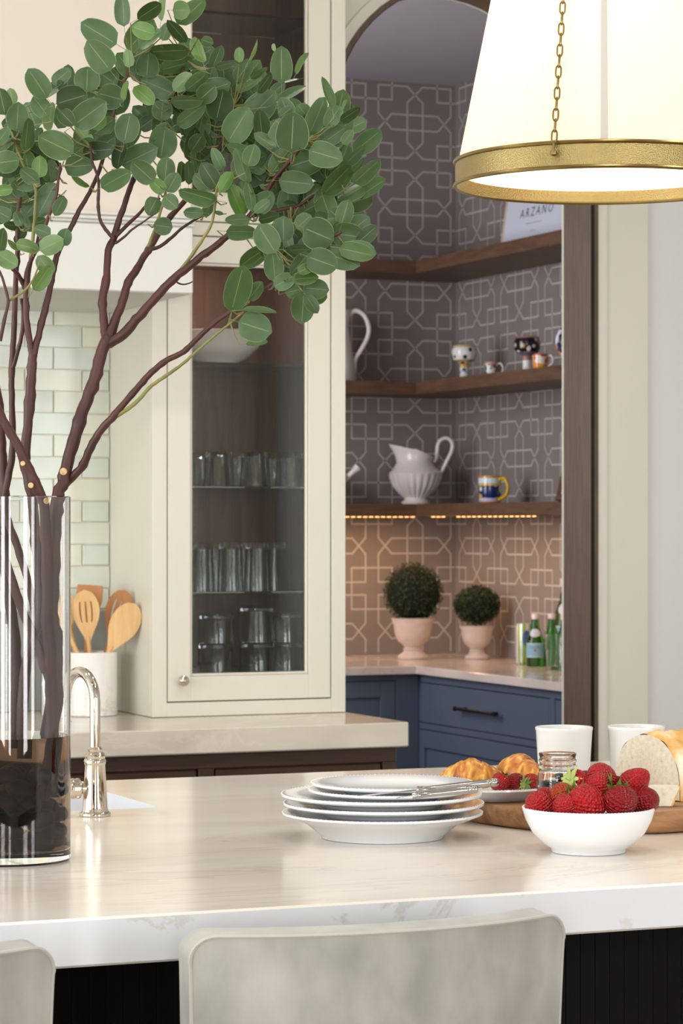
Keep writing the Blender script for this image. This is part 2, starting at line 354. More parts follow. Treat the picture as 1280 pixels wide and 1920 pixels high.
# tiles
gz0 = 1.178
struct(MB().box(.6, 2.204, WY-.006, WY-.0005, gz0, 1.97), 'trim_6', M['grout'])
stone_splash = tag(MB().bbox(.6, 2.204, WY-.02, WY-.0005, .921, gz0, .002).obj('backsplash_slab', M['stone']), kind='structure')
stone_splash.name = 'trim_7'
tw, thh = .150, .0535; px_, pz_ = .1535, .0567
tmeshes = []
for k in range(5):
    mb = MB(); nx, nz = 4, 2
    d = [[.007+random.uniform(-.0012, .0012) for _ in range(nz+1)] for _ in range(nx+1)]
    vs = []
    for i in range(nx+1):
        for j in range(nz+1):
            ex = tw/2*(2*i/nx-1)+random.uniform(-.0008, .0008); ez = thh/2*(2*j/nz-1)+random.uniform(-.0008, .0008)
            vs.append((ex, -d[i][j]-.003, ez))
    fs = [(i*(nz+1)+j, (i+1)*(nz+1)+j, (i+1)*(nz+1)+j+1, i*(nz+1)+j+1) for i in range(nx) for j in range(nz)]
    mb.add(vs, fs)
    rim = [i*(nz+1) for i in range(nx+1)]+[nx*(nz+1)+j for j in range(1, nz+1)]+[i*(nz+1)+nz for i in range(nx-1, -1, -1)]+[j for j in range(nz-1, 0, -1)]
    b0 = len(mb.v); mb.v += [(mb.v[i][0]*1.008, 0, mb.v[i][2]*1.02) for i in rim]
    mb.f += [(rim[q], rim[(q+1) % len(rim)], b0+(q+1) % len(rim), b0+q) for q in range(len(rim))]
    tmeshes.append(mb.mesh('tile', M['tile'], True, 50))
half = {}
def clipmesh(wd):
    key = round(wd, 3)
    if key not in half: half[key] = MB().bbox(-wd/2, wd/2, -.0095, 0, -thh/2, thh/2, .003).mesh('tile', M['tile'])
    return half[key]
row = 0; z = gz0+.004+thh/2
while z < 1.99:
    off = 2.203-tw/2-(.0 if row % 2 else px_/2)
    xx = off
    if row % 2 == 0:
        wd = 2.203-(off+tw/2+.0035)
        if wd > .01:
            o = bpy.data.objects.new('tile', clipmesh(wd)); C.objects.link(o); o.parent = wall_back; o.location = (2.203-wd/2, WY-.003, z)
    while xx > 1.15:
        o = bpy.data.objects.new('tile', random.choice(tmeshes)); C.objects.link(o); o.parent = wall_back
        o.location = (xx, WY-.003, z+random.uniform(-.0006, .0006)); o.rotation_euler = (random.uniform(-.008, .008), random.uniform(-.004, .004), random.uniform(-.01, .01))
        xx -= px_
    row += 1; z += pz_
# pantry shell
PYB, PXR, PZC = 9.2, 4.37, 3.05
wf = struct(MB().box(1.9, PXR+.1, PYB, PYB+.1, 0, PZC+.1), 'wall_far', M['wallpaper'])
wr = struct(MB().box(PXR, PXR+.1, WY+TH, PYB, 0, PZC+.1), 'wall_pantry_right', M['wallpaper'])
struct(MB().box(1.8, 1.9, WY+TH, PYB+.1, 0, PZC+.1), 'wall_pantry_left', M['wallpaper'])
struct(MB().box(1.9, PXR, WY+TH, PYB, PZC, PZC+.05), 'ceiling_pantry', M['pantry_ceiling'])
# printed interlace pattern on the wallpaper, laid as thin raised ribbons
Qx, Qz = .348, .3155
def motif():
    a = lambda u, v: (u*Qx, -v*Qz)
    L_ = [a(0, 0), a(0, .33), a(.154, .515), a(.697, .515), a(.851, .33), a(.851, 0), a(.52, 0), a(.338, .19), a(.338, .66), a(.52, .85), a(.851, .85), a(.851, .52), a(.697, .335), a(.154, .335), a(0, .52), a(0, .85), a(.338, .85), a(.52, .66), a(.52, .19), a(.338, 0)]
    R_ = [a(-.31, -.318), a(.16, -.318), a(.16, .168), a(-.31, .168)]
    return [L_, R_]
def seg_clip(p, q, lo, hi):
    (x0, y0), (x1, y1) = p, q; t0, t1 = 0., 1.
    for (pp, qq, l, h) in ((x0, x1, lo[0], hi[0]), (y0, y1, lo[1], hi[1])):
        d = qq-pp
        if abs(d) < 1e-9:
            if pp < l or pp > h: return None
        else:
            a, b = (l-pp)/d, (h-pp)/d
            if a > b: a, b = b, a
            t0 = max(t0, a); t1 = min(t1, b)
    if t0 >= t1-1e-6: return None
    return (x0+(x1-x0)*t0, y0+(y1-y0)*t0), (x0+(x1-x0)*t1, y0+(y1-y0)*t1)
def pattern(lo, hi, ox, oz, to3):
    mb = MB(); hw = .0029
    for i in range(-10, 11):
        for j in range(-14, 15):
            for loop in motif():
                for k in range(len(loop)):
                    p = (loop[k][0]+ox+i*Qx, loop[k][1]+oz+j*Qz); r = loop[(k+1) % len(loop)]; q = (r[0]+ox+i*Qx, r[1]+oz+j*Qz)
                    c = seg_clip(p, q, lo, hi)
                    if not c: continue
                    (ax, ay), (bx, by) = c; dx, dy = bx-ax, by-ay; l = math.hypot(dx, dy); dx /= l; dy /= l
                    nx, ny = -dy*hw, dx*hw; e = hw*.8; ax -= dx*e; ay -= dy*e; bx += dx*e; by += dy*e
                    z_ = .0006 if k % 2 else .0008
                    mb.add([to3(ax+nx, ay+ny, z_), to3(bx+nx, by+ny, z_), to3(bx-nx, by-ny, z_), to3(ax-nx, ay-ny, z_)], [(0, 1, 2, 3)])
    return mb
o0 = PYp(709, 158.5, PYB)
o = pattern((2.3, .93), (PXR-.004, PZC-.003), o0.x, o0.z, lambda u, v, e: (u, PYB-e, v)).obj('pattern_lines', M['wp_line'], wf); tag(o, kind='stuff')
o = pattern((-9.19, .93), (-6.95, PZC-.003), -9.165, o0.z, lambda u, v, e: (PXR-e, -u, v)).obj('pattern_lines', M['wp_line'], wr); tag(o, kind='stuff')

# ------------------------------------------------------------------ range hood
hood = empty('range_hood', (1.6, 6.09, 1.952), 'pale plaster range hood with moulded mantel above the white tile wall', 'range hood')
HY = 6.09; HX = 2.203
MB().bbox(.2, HX-.002, HY, WY-.012, 1.952, 2.112, .003).obj('mantel', M['hood'], hood)
mm = MB()
for (z0, z1, e) in ((2.112, 2.119, .006), (2.119, 2.129, .012), (2.129, 2.136, .018)): mm.bbox(.2, HX-.001, HY-e, WY-.012, z0, z1, .002)
mm.obj('moulding', M['hood'], hood)
MB().box(.24, HX-.003, HY+.015, WY-.001, 2.136, 3.249).obj('chimney', M['plaster'], hood)

# ------------------------------------------------------------------ counter, tall glass cabinet
ct = empty('stone_countertop', (1.6, 6.4, .92), 'cream veined stone countertop under the glass-front cabinet and utensil crock', 'countertop')
MB().bbox(-.2, 2.734, 6.02, WY-.0005, .86, .92, .003).obj('slab', M['counter'], ct)
bc = empty('base_cabinet', (1.6, 6.4, 0), 'dark walnut base cabinet below the cream stone countertop', 'cabinet')
BY = 6.07; bx1 = 2.722
cb = MB().box(.0, bx1, BY+.02, WY-.001, .1, .8595); cb.obj('carcass', M['dark_wood'], bc)
def zat(x, y, Y): return PYp(x, y, Y).z
xs = [PYp(x, 1440, BY).x for x in (372, 402, 717)]
zt = .8205
fr = MB(); fr.bbox(.0, bx1, BY, BY+.02, zt, .8594, .001); fr.bbox(xs[2]+.001, bx1, BY, BY+.02, .1, zt, .001); fr.bbox(xs[0]+.001, xs[1]-.001, BY, BY+.02, .1, zt, .001); fr.bbox(0, xs[0]-.55, BY, BY+.02, .1, zt, .001); fr.bbox(xs[1], xs[2], BY, BY+.02, .1, .14, .001)
fr.obj('face_frame', M['dark_wood'], bc)
for (a, b) in ((xs[0]-.545, xs[0]-.004), (xs[1]+.004, xs[2]-.004)):
    d_ = MB().bbox(a, b, BY+.003, BY+.0195, .60, zt-.004, .002).obj('drawer', M['dark_wood'], bc)
    MB().bbox(a, b, BY+.003, BY+.0195, .145, .595, .002).obj('drawer', M['dark_wood'], bc)
# cabinet
CY = 6.4; cx0 = 2.205; cx1 = 2.728; ctop = 3.24; t_ = .02
gx = empty('glass_cabinet', (2.46, 6.4, .92), 'tall cream cabinet with glass doors standing on the stone countertop', 'cabinet')
MB().bbox(cx0, cx0+.018, CY+.02, WY-.001, .921, ctop, .001).obj('side_panel', M['cream'], gx)
MB().bbox(cx1-.018, cx1, CY+.02, WY-.001, .921, ctop, .001).obj('side_panel', M['cream'], gx)
ix0, ix1 = cx0+.0185, cx1-.0185; IB = WY-.03
MB().box(ix0, ix1, IB, IB+.012, .922, ctop-.002).obj('back_panel', M['cab_wood'], gx)
MB().box(ix0, ix0+.005, CY+.022, IB-.0005, .922, ctop-.002).obj('inner_side', M['cab_wood'], gx)
MB().box(2.66, ix1, CY+.022, IB-.0005, .922, ctop-.002).obj('inner_side', M['cab_wood'], gx)
def X6(x): return PYp(x, 900, CY).x
dx0, dx1 = X6(315), X6(619.5)
gx0, gx1 = X6(362), X6(574)
zd0 = zat(460, 1312, CY); zd1 = zat(500, 449, CY); zg0 = zat(467, 1261, CY); zg1 = zat(467, 501, CY)
zu0 = zat(500, 420, CY); zu1 = 3.10; zug0 = zu0+.075; zug1 = 3.02
MB().box(ix0+.006, 2.659, CY+.03, IB-.001, zg0-.03, zg0-.004).obj('bottom_board', M['cab_wood'], gx)
MB().box(ix0+.006, 2.659, CY+.03, IB-.001, zg1+.02, zug0-.02).obj('middle_board', M['cab_wood'], gx)
ff = MB(); g_ = .003
ff.bbox(cx0, dx0-g_, CY, CY+.02, .921, ctop, .001); ff.bbox(dx1+g_, cx1, CY, CY+.02, .921, ctop, .001)
ff.bbox(dx0-g_, dx1+g_, CY, CY+.02, .921, zd0-g_, .001); ff.bbox(dx0-g_, dx1+g_, CY, CY+.02, zd1+g_, zu0-g_, .001); ff.bbox(dx0-g_, dx1+g_, CY, CY+.02, zu1+g_, ctop, .001)
ff.obj('face_frame', M['cream'], gx)
MB().box(dx0-.01, dx1+.01, CY+.0202, CY+.0215, zd0-.01, zg0-.005).obj('shadow_stop', M['ebony'], gx)
def gdoor(z0, z1, g0, g1, knob):
    d = MB(); y0, y1 = CY+.0005, CY+.02
    d.bbox(dx0, gx0-.007, y0, y1, z0, z1, .0012); d.bbox(gx1+.007, dx1, y0, y1, z0, z1, .0012)
    d.bbox(gx0-.007, gx1+.007, y0, y1, z0, g0-.007, .0012); d.bbox(gx0-.007, gx1+.007, y0, y1, g1+.007, z1, .0012)
    D = d.obj('door', M['cream'], gx)
    b = MB()
    for (a0, a1, c0, c1) in ((gx0-.0068, gx0, g0-.0068, g1+.0068), (gx1, gx1+.0068, g0-.0068, g1+.0068), (gx0, gx1, g0-.0068, g0), (gx0, gx1, g1, g1+.0068)):
        b.bbox(a0, a1, y0+.005, y1-.002, c0, c1, .002)
    q = b.obj('bead', M['cream'], D); q.matrix_parent_inverse = Matrix.Identity(4)
    q = MB().box(gx0-.003, gx1+.003, y0+.011, y0+.014, g0-.003, g1+.003).obj('pane', M['pane'], D); q.matrix_parent_inverse = Matrix.Identity(4)
    if knob:
        c = PYp(339, 1276, CY)
        k = MB().lathe([(0, 0), (.0075, 0), (.0075, .002), (.004, .004), (.004, .012), (.0115, .016), (.0145, .022), (.0125, .028), (.007, .031), (0, .032)], 20)
        k.xf(Matrix.Translation(c) @ Matrix.Rotation(PI/2, 4, 'X')); q = k.obj('knob', M['nickel'], D, True); q.matrix_parent_inverse = Matrix.Identity(4)
    return D
gdoor(zd0, zd1, zg0, zg1, True); gdoor(zu0, zu1, zug0, zug1, False)
shz = [zat(470, 683, CY+.05), zat(470, 914, CY+.05), zat(470, 1111, CY+.05)]
for z_ in shz+[zat(470, 28, CY+.05), zat(470, 250, CY+.05)]:
    MB().bbox(ix0+.006, 2.659, CY+.05, IB-.003, z_-.004, z_+.003, .0008).obj('glass_shelf', M['shelf_glass'], gx)
def pt(name, loc, power, col, r=.02):
    l = bpy.data.lights.new(name, 'POINT'); l.energy = power; l.color = col; l.shadow_soft_size = r
    o = bpy.data.objects.new(name, l); C.objects.link(o); o.location = loc; return o
pk = MB().lathe([(0, 0), (.03, 0), (.03, .006), (0, .006)], 20, (cx0+.12, CY+.19, zg1+.0135)).obj('puck_light', mat('puck', 'ffe0b0', .5, emit='ffd9a0', es=4), gx)
pt('puck_lamp', (cx0+.1, CY+.17, zg1-.005), 1.6, (1, .62, .32))

def lobj(name, prof, m, loc, label, cat, group=None, n=32, fl=None):
    o = MB().lathe(prof, n, fl=fl).obj(name, m, None, True); o.location = loc; return tag(o, label, cat, group)
lobj('serving_bowl', [(0, .0), (.06, .0), (.062, .005), (.09, .02), (.115, .045), (.126, .08), (.129, .082), (.1275, .084), (.122, .08), (.11, .048), (.085, .025), (0, .012)], M['pottery'], (PYp(402, 690, 6.56).x, 6.56, shz[0]+.0035), 'large white bowl on the top glass shelf of the glass-front cabinet', 'bowl')
# tumblers, standing upside down on the glass shelves
def tumbler_mesh(r0, r1, h, th=.0022, n=24, ribs=0):
    fl = (lambda a, z: 1+.02*math.cos(ribs*a)) if ribs else None
    return MB().lathe([(0, h), (r0*.96, h), (r0, h-.004), (r1, 0), (r1-th, 0), (r0-th, h-.014), (0, h-.016)], n, fl=fl).mesh('tumbler', M['glass'], True)
tA = tumbler_mesh(.034, .040, .088, ribs=12, n=48); tB = tumbler_mesh(.030, .0345, .122); tC = tumbler_mesh(.045, .047, .075, .0035); tD = tumbler_mesh(.043, .049, .093, .0035)
def put(me, px, Y, z, label, group):
    o = bpy.data.objects.new('tumbler', me); C.objects.link(o); o.location = (min(PYp(px, 900, Y).x, 2.657-max(v.co.x for v in me.vertices)), Y, z+.0004); tag(o, label, 'glass', group)
g1, g2, g3 = 'tumblers on the middle glass shelf', 'tall tumblers on the lower glass shelf', 'thick tumblers on the cabinet floor'
for i, px in enumerate((345+65, 345+133, 345+199)): put(tA, px, 6.5, shz[1]+.003, ['left one', 'middle one', 'right one'][i]+' of the front row of short ribbed tumblers on the middle glass shelf', g1)
for i, px in enumerate((372, 442, 510)): put(tA, px, 6.62, shz[1]+.003, ['left one', 'middle one', 'right one'][i]+' of the back row of short ribbed tumblers on the middle glass shelf', g1)
for i, px in enumerate((377, 432, 482)): put(tB, px, 6.5, shz[2]+.003, ['left one', 'middle one', 'right one'][i]+' of the front row of tall clear tumblers on the lower glass shelf', g2)
for i, px in enumerate((400, 455, 515)): put(tB, px, 6.63, shz[2]+.003, ['left one', 'middle one', 'right one'][i]+' of the back row of tall clear tumblers on the lower glass shelf', g2)
zb_ = zg0-.004
put(tC, 404, 6.52, zb_, 'lower thick tumbler of the left stack on the cabinet floor', g3); put(tC, 406, 6.52, zb_+.0755, 'upper thick tumbler of the left stack on the cabinet floor', g3)
put(tC, 481, 6.52, zb_, 'lower thick tumbler of the middle stack on the cabinet floor', g3); put(tD, 481, 6.52, zb_+.0755, 'taller upper tumbler of the middle stack on the cabinet floor', g3)
put(tC, 552, 6.52, zb_, 'lower thick tumbler of the right stack on the cabinet floor', g3); put(tC, 550, 6.52, zb_+.0755, 'upper thick tumbler of the right stack on the cabinet floor', g3)

# ------------------------------------------------------------------ utensil crock
cc = PZ(168, 1341, .92)
cro = empty('utensil_crock', (cc.x, cc.y, .9205), 'white marble crock of wooden utensils on the cream countertop', 'crock')
child(MB().lathe([(0, 0), (.068, 0), (.07, .002), (.07, .158), (.069, .16), (.061, .16), (.060, .158), (.060, .012), (0, .012)], 48), 'body', M['crock'], cro, True)
def utensil(name, base, tip, hw, hl, m, label, kind='oval', slots=0, tilt=0, cat='spoon'):
    # base inside the crock, tip = top of the head (world points)
    b, t = Vector(base), Vector(tip); ln = (t-b).length; zx = (t-b).normalized()
    vw = Vector((FW[0], FW[1], 0)); xx = zx.cross(vw).normalized(); yy = zx.cross(xx)
    xx2 = xx*math.cos(tilt)+yy*math.sin(tilt); yy2 = zx.cross(xx2)
    Mx = Matrix((xx2, yy2, zx)).transposed().to_4x4(); Mx.translation = b
    r = empty(name, b, label, cat, 'wooden utensils in the marble crock'); hd = MB(); n = 22; th = .0045
    s0 = ln-hl
    prof = []
    for i in range(n+1):
        u = i/n
        if kind == 'oval': wd = hw*(.2+.8*math.sin(PI/2*u/.6)**1.3) if u < .6 else hw*math.sqrt(max(0, 1-((u-.6)/.4)**2))
        else: wd = hw*min(1, .2+u*1.3)**1 if u < .999 else hw*.93
        wd = max(wd, .005 if u < .2 else .0005); prof.append((wd, s0+hl*u))
    def col(u0, u1, a, bq):   # strip between lateral fractions
        vs = []; fs = []
        for i, (wd, zz) in enumerate(prof):
            if i < a or i > bq: continue
            for (lx) in (u0*wd, u1*wd): vs += [(lx, -th/2, zz), (lx, th/2, zz)]
        k = len(vs)//4
        for i in range(k-1):
            p = i*4; q = p+4
            fs += [(p, q, q+2, p+2), (p+1, p+3, q+3, q+1), (p, p+1, q+1, q), (p+2, q+2, q+3, p+3)]
        fs += [(0, 2, 3, 1), (k*4-4, k*4-3, k*4-1, k*4-2)]
        hd.add(vs, fs)
    if slots:
        A, B = int(n*.38), int(n*.78)
        col(-1, 1, 0, A); col(-1, 1, B, n)
        e = [-1, -.5, -.38, -.06, .06, .38, .5, 1]
        for k in range(0, 8, 2): col(e[k], e[k+1], A, B)
    else: col(-1, 1, 0, n)
    hd.xf(Matrix.Translation(-b) @ Mx); child(hd, 'head', m, r, False)
    hn = MB().tube([(0, 0, 0), (0, 0, s0*.5), (0, 0, s0+.012)], [.0075, .0065, .006], 10).xf(Matrix.Translation(-b) @ Mx); child(hn, 'handle', m, r, True)
cd = (cc-Vector((0, 0, 0))).dot(Vector((FW[0], FW[1], 0)))
def cpt(x, y, dd=0): return P(x, y, cd+dd)
utensil('slotted_spoon', cpt(176, 1326, .0), cpt(158, 1106, -.035), .034, .130, M['lightwood'], 'pale slotted wooden spoon leaning left in the marble crock', 'oval', 3)
utensil('spatula', cpt(155, 1326, .035), cpt(169, 1097, .035), .033, .11, M['midwood'], 'brown flat wooden spatula standing behind the slotted spoon in the crock', 'flat', 0, cat='spatula')
utensil('wooden_spoon', cpt(146, 1326, -.012), cpt(254, 1132, -.022), .037, .135, M['lightwood'], 'pale solid wooden spoon leaning right in the marble crock', 'oval', 0)
utensil('slotted_spoon', cpt(168, 1326, .02), cpt(234, 1106, .02), .034, .13, M['midwood'], 'brown slotted wooden spoon behind the pale spoon in the crock', 'oval', 3)
utensil('wooden_spoon', cpt(190, 1326, -.03), cpt(100, 1125, -.045), .025, .10, M['lightwood'], 'pale wooden spoon leaning far left across the crock', 'oval', 0)
utensil('wooden_spoon', cpt(162, 1326, .012), cpt(118, 1108, .03), .025, .10, M['lightwood'], 'pale wooden spoon behind the vase edge in the crock', 'oval', 0)

# ------------------------------------------------------------------ pantry cabinets, counters, shelves
pc = empty('pantry_countertop', (3.9, 8.5, .92), 'L-shaped pale stone counter in the pantry below the wallpaper', 'countertop')
sl = MB(); zt0, zt1 = .893, .92
poly = [(1.91, PYB-.001), (1.91, 8.42), (3.85, 8.42), (3.85, WY+TH+.001), (PXR-.001, WY+TH+.001), (PXR-.001, PYB-.001)]
n = 6; b_ = .003
def inset(k, e):
    x, y = poly[k]; return {1: (x, y+e), 2: (x+e, y+e), 3: (x+e, y)}.get(k, (x, y))
vs = [(x, y, zt0) for x, y in poly]+[(x, y, zt1-b_) for x, y in poly]+[inset(k, b_)+(zt1,) for k in range(6)]
fs = [(5, 4, 3, 2), (5, 2, 1, 0), (12, 13, 14, 17), (14, 15, 16, 17)]+[(l*6+i, l*6+(i+1) % 6, (l+1)*6+(i+1) % 6, (l+1)*6+i) for l in (0, 1) for i in range(6)]
sl.add(vs, fs).obj('slab', M['pcounter'], pc)
nv = M['navy']
pl = empty('pantry_cabinet', (3, 8.45, 0), 'slate blue pantry cabinet under the back counter run', 'cabinet')
LY = 8.45; RX = 3.875; zc = .8925
MB().box(1.92, RX-.001, LY+.02, PYB-.002, .1, zc).obj('carcass', nv, pl)
lx1 = PYp(741, 1280, LY).x; lx0 = lx1-.52; dz0, dz1 = .13, zat(741, 1277, LY)
f_ = MB(); f_.bbox(lx1+.003, RX-.001, LY, LY+.0199, .1, zc, .001); f_.bbox(1.92, lx1+.003, LY, LY+.0199, dz1+.003, zc, .001); f_.bbox(1.92, lx0-.003, LY, LY+.0199, .1, dz1+.003, .001); f_.bbox(lx0-.003, lx1+.003, LY, LY+.0199, .1, dz0-.003, .001)
f_.obj('face_frame', nv, pl)
def shaker(mk, a0, a1, z0, z1, rail, parent):
    # mk(a0,a1,depth0,depth1,z0,z1) adds a box on that plane
    d = MB(); mk(d, a0, a0+rail, 0, .018, z0, z1); mk(d, a1-rail, a1, 0, .018, z0, z1); mk(d, a0+rail, a1-rail, 0, .018, z0, z0+rail); mk(d, a0+rail, a1-rail, 0, .018, z1-rail, z1)
    D = d.obj('door', nv, parent); p = MB(); mk(p, a0+rail, a1-rail, .010, .018, z0+rail, z1-rail); q = p.obj('panel', nv, D); q.matrix_parent_inverse = Matrix.Identity(4)
    return D
mkL = lambda m, a0, a1, e0, e1, z0, z1: m.bbox(a0, a1, LY+.001+e0, LY+.001+e1, z0, z1, .0015)
mkR = lambda m, a0, a1, e0, e1, z0, z1: m.bbox(RX+.001+e0, RX+.001+e1, a0, a1, z0, z1, .0015)
shaker(mkL, lx0, lx1, dz0, dz1, .055, pl)
pr = empty('pantry_cabinet', (RX, 7.7, 0), 'slate blue pantry cabinet with bronze pulled drawer on the right run', 'cabinet')
MB().box(RX+.02, PXR-.002, WY+TH+.002, LY-.001, .1, zc).obj('carcass', nv, pr)
def YR(x): return PXp(x, 1300, RX).y
ya1, ya0 = YR(780), YR(1028); yb1 = YR(1040); zA1 = PXp(780, 1279, RX).z; zA0 = PXp(780, 1352, RX).z; zB1 = PXp(780, 1366.5, RX).z
f_ = MB(); g_ = .003; y_lo = WY+TH+.002
mkR(f_, ya1+g_, LY-.0008, -.001, .018, .1, zc); mkR(f_, y_lo, ya1+g_, -.001, .018, zA1+g_, zc); mkR(f_, yb1+g_, ya0-g_, -.001, .018, .1, zA1+g_)
mkR(f_, ya0-g_, ya1+g_, -.001, .018, zB1+g_, zA0-g_); mkR(f_, ya0-g_, ya1+g_, -.001, .018, .1, .13-g_); mkR(f_, y_lo, yb1+g_, -.001, .018, zB1+g_, zA0-g_); mkR(f_, y_lo, yb1+g_, -.001, .018, .1, .13-g_)
f_.obj('face_frame', nv, pr)
d = MB(); mkR(d, ya0, ya1, 0, .018, zA0, zA1); dr = d.obj('drawer', nv, pr)
d = MB(); mkR(d, y_lo+.02, yb1, 0, .018, zA0, zA1); d.obj('drawer', nv, pr)
shaker(mkR, ya0, ya1, .13, zB1, .06, pr); shaker(mkR, y_lo+.02, yb1, .13, zB1, .06, pr)
h0 = PXp(853, 1329, RX-.028); h1 = PXp(925, 1339, RX-.028); zc_ = (h0.z+h1.z)/2
hb = MB().tube([(RX-.028, h0.y, zc_), (RX-.028, h1.y, zc_)], .0055, 10)
for yy in (h0.y-.0, h1.y+.0): hb.lathe([(0, -.009), (.008, -.006), (.008, .006), (0, .009)], 12, (RX-.028, yy, zc_))
for yy in (h0.y-.03, h1.y+.03): hb.tube([(RX-.028, yy, zc_), (RX+.001, yy, zc_)], .0055, 8)
q = hb.obj('handle', M['bronze'], dr, True); q.matrix_parent_inverse = Matrix.Identity(4)
SX, SY = 4.07, 8.90; ST = [2.355, 1.918, 1.477]
for k, z_ in enumerate(ST):
    po = [(1.91, PYB-.0012), (1.91, SY), (SX, SY), (SX, WY+TH+.001), (PXR-.0012, WY+TH+.001), (PXR-.0012, PYB-.0012)]
    vs = [(x, y, z_-.044) for x, y in po]+[(x, y, z_) for x, y in po]
    fs = [(5, 4, 3, 2), (5, 2, 1, 0), (6, 7, 8, 11), (8, 9, 10, 11)]+[(i, (i+1) % 6, 6+(i+1) % 6, 6+i) for i in range(6)]
    o = MB().add(vs, fs).obj('corner_shelf', M['shelf_wood'])
    tag(o, ['brown wooden corner shelf holding the framed print, highest in the pantry', 'brown wooden corner shelf holding the painted goblets in the pantry', 'brown wooden corner shelf with lights below, holding the fluted jug'][k], 'shelf', 'pantry corner shelves')
led = empty('light_strip', (3.2, 8.98, 1.432), 'warm dotted light strip under the pantry shelf with the fluted jug', 'light strip')
MB().box(2.0, 4.1, 8.955, 8.975, 1.4315, 1.4328).obj('tape', M['silver'], led)
MB().box(4.12, 4.14, 8.1, 8.9, 1.4315, 1.4328).obj('tape', M['silver'], led)
em = mat('led_bead', 'ffd9a0', .5, emit='ffb868', es=5)
lb = MB().box(-.006, .006, -.004, .004, -.0022, 0).mesh('bead', em)
for i in range(40):
    o = bpy.data.objects.new('bead', lb); C.objects.link(o); o.parent = led; o.matrix_parent_inverse = Matrix.Translation(led.location).inverted(); o.location = (3.17+i*.0235, 8.965, 1.4314)
for i in range(20):
    if 2 < i < 5: continue
    o = bpy.data.objects.new('bead', lb); C.objects.link(o); o.parent = led; o.matrix_parent_inverse = Matrix.Translation(led.location).inverted(); o.location = (4.13, 8.88-i*.042, 1.4314); o.rotation_euler.z = PI/2
area('led_light', (3.2, 8.99, 1.4295), (0, 0, 0), 1.9, .02, 6, (1, .58, .26))
area('led_light', (4.15, 8.2, 1.4295), (0, 0, 0), .02, 1.2, 2.5, (1, .62, .30))

# --- pantry things
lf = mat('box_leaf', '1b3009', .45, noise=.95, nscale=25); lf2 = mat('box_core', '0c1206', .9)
def topiary(px, py, X, d, pr, ph, br, bz, sq, label):
    c = P(px, py, d)
    t = empty('topiary', (c.x, c.y, .9205), label, 'topiary', 'boxwood balls on the pantry counter')
    s = pr/.075; k = ph/.145
    prof = [(0, 0), (.052*s, 0), (.055*s, .006*k), (.053*s, .014*k), (.038*s, .024*k), (.033*s, .030*k), (.037*s, .036*k), (.030*s, .042*k), (.036*s, .050*k), (.055*s, .066*k), (.066*s, .092*k), (.070*s, .125*k), (.078*s, .143*k), (.079*s, .147*k), (.073*s, .148*k), (.066*s, .13*k), (0, .125*k)]
    child(MB().lathe(prof, 36), 'pot', M['urn'], t, True)
    mb = MB(); N_ = 2600
    for i in range(N_):
        u = random.uniform(-1, 1); a = random.uniform(0, 2*PI); r = br*random.uniform(.86, 1.03)
        h = math.sqrt(1-u*u); nrm = Vector((h*math.cos(a), h*math.sin(a), u)); p = nrm*r; p.z *= sq; p.z += bz
        e = (nrm+Vector([random.uniform(-1, 1) for _ in range(3)])*.9).normalized(); q = e.orthogonal().normalized()
        q = Matrix.Rotation(random.uniform(0, 6.28), 3, e) @ q; w_ = e.cross(q); L_ = random.uniform(.007, .011)
        mb.add([p-q*L_*.5, p+w_*L_*.32, p+q*L_*.5, p-w_*L_*.32], [(0, 1, 2, 3)])
    o = child(mb, 'foliage', lf, t); o['kind'] = 'stuff'
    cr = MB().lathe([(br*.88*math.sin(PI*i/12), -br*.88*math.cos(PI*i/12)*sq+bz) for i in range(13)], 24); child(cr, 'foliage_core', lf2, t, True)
topiary(774, 1235, 0, 9.72, .075, .145, .108, .238, 1.0, 'larger clipped boxwood ball in a white clay urn on the pantry counter')
topiary(894, 1235, 0, 9.72, .061, .118, .083, .193, .86, 'smaller clipped boxwood ball in a white clay urn, right of the larger one')
def flute(a, z): return 1+(.07*abs(math.cos(11*a))-.035 if z < .108 and z > .02 else 0)
c = P(779, 945, 9.93)
jg = empty('fluted_jug', (c.x, c.y, 1.4775), 'white fluted jug with looped handle on the lowest pantry shelf', 'jug'); jg.rotation_euler.z = -YAW
bd = [(0, 0), (.052, 0), (.054, .008), (.042, .016), (.04, .022), (.062, .040), (.084, .068), (.094, .095), (.099, .112), (.096, .116), (.084, .128), (.066, .148), (.060, .165), (.062, .185), (.066, .2)]
mb = MB(); n = 88; vs = []
full = bd+[(r-.004, z) for r, z in reversed(bd[4:])]+[(0, .026)]
for i in range(n):
    a = 2*PI*i/n
    for j, (r, z) in enumerate(full):
        rr = r*flute(a, z); up = 0; ex = 0
        if z > .14:
            k = (z-.14)/.06; side = -math.cos(a)   # spout to -x
            ex = -max(0, side)**4*.035*k; up = (max(0, side)**2*.02-max(0, -side)*.028)*k
        vs.append((rr*math.cos(a)+ex, rr*math.sin(a), z+up))
m_ = len(full)
mb.add(vs, [(i*m_+j, ((i+1) % n)*m_+j, ((i+1) % n)*m_+j+1, i*m_+j+1) for i in range(n) for j in range(m_-1)])
def lparent(mb, name, m, parent, smooth=True): return child(mb, name, m, parent, smooth)
lparent(mb, 'body', M['pottery'], jg)
hp = [(.092, 0, .112), (.103, 0, .135), (.118, 0, .165), (.132, 0, .195), (.135, 0, .22), (.122, 0, .239), (.1, 0, .24), (.083, 0, .222), (.078, 0, .19), (.075, 0, .168), (.066, 0, .155)]
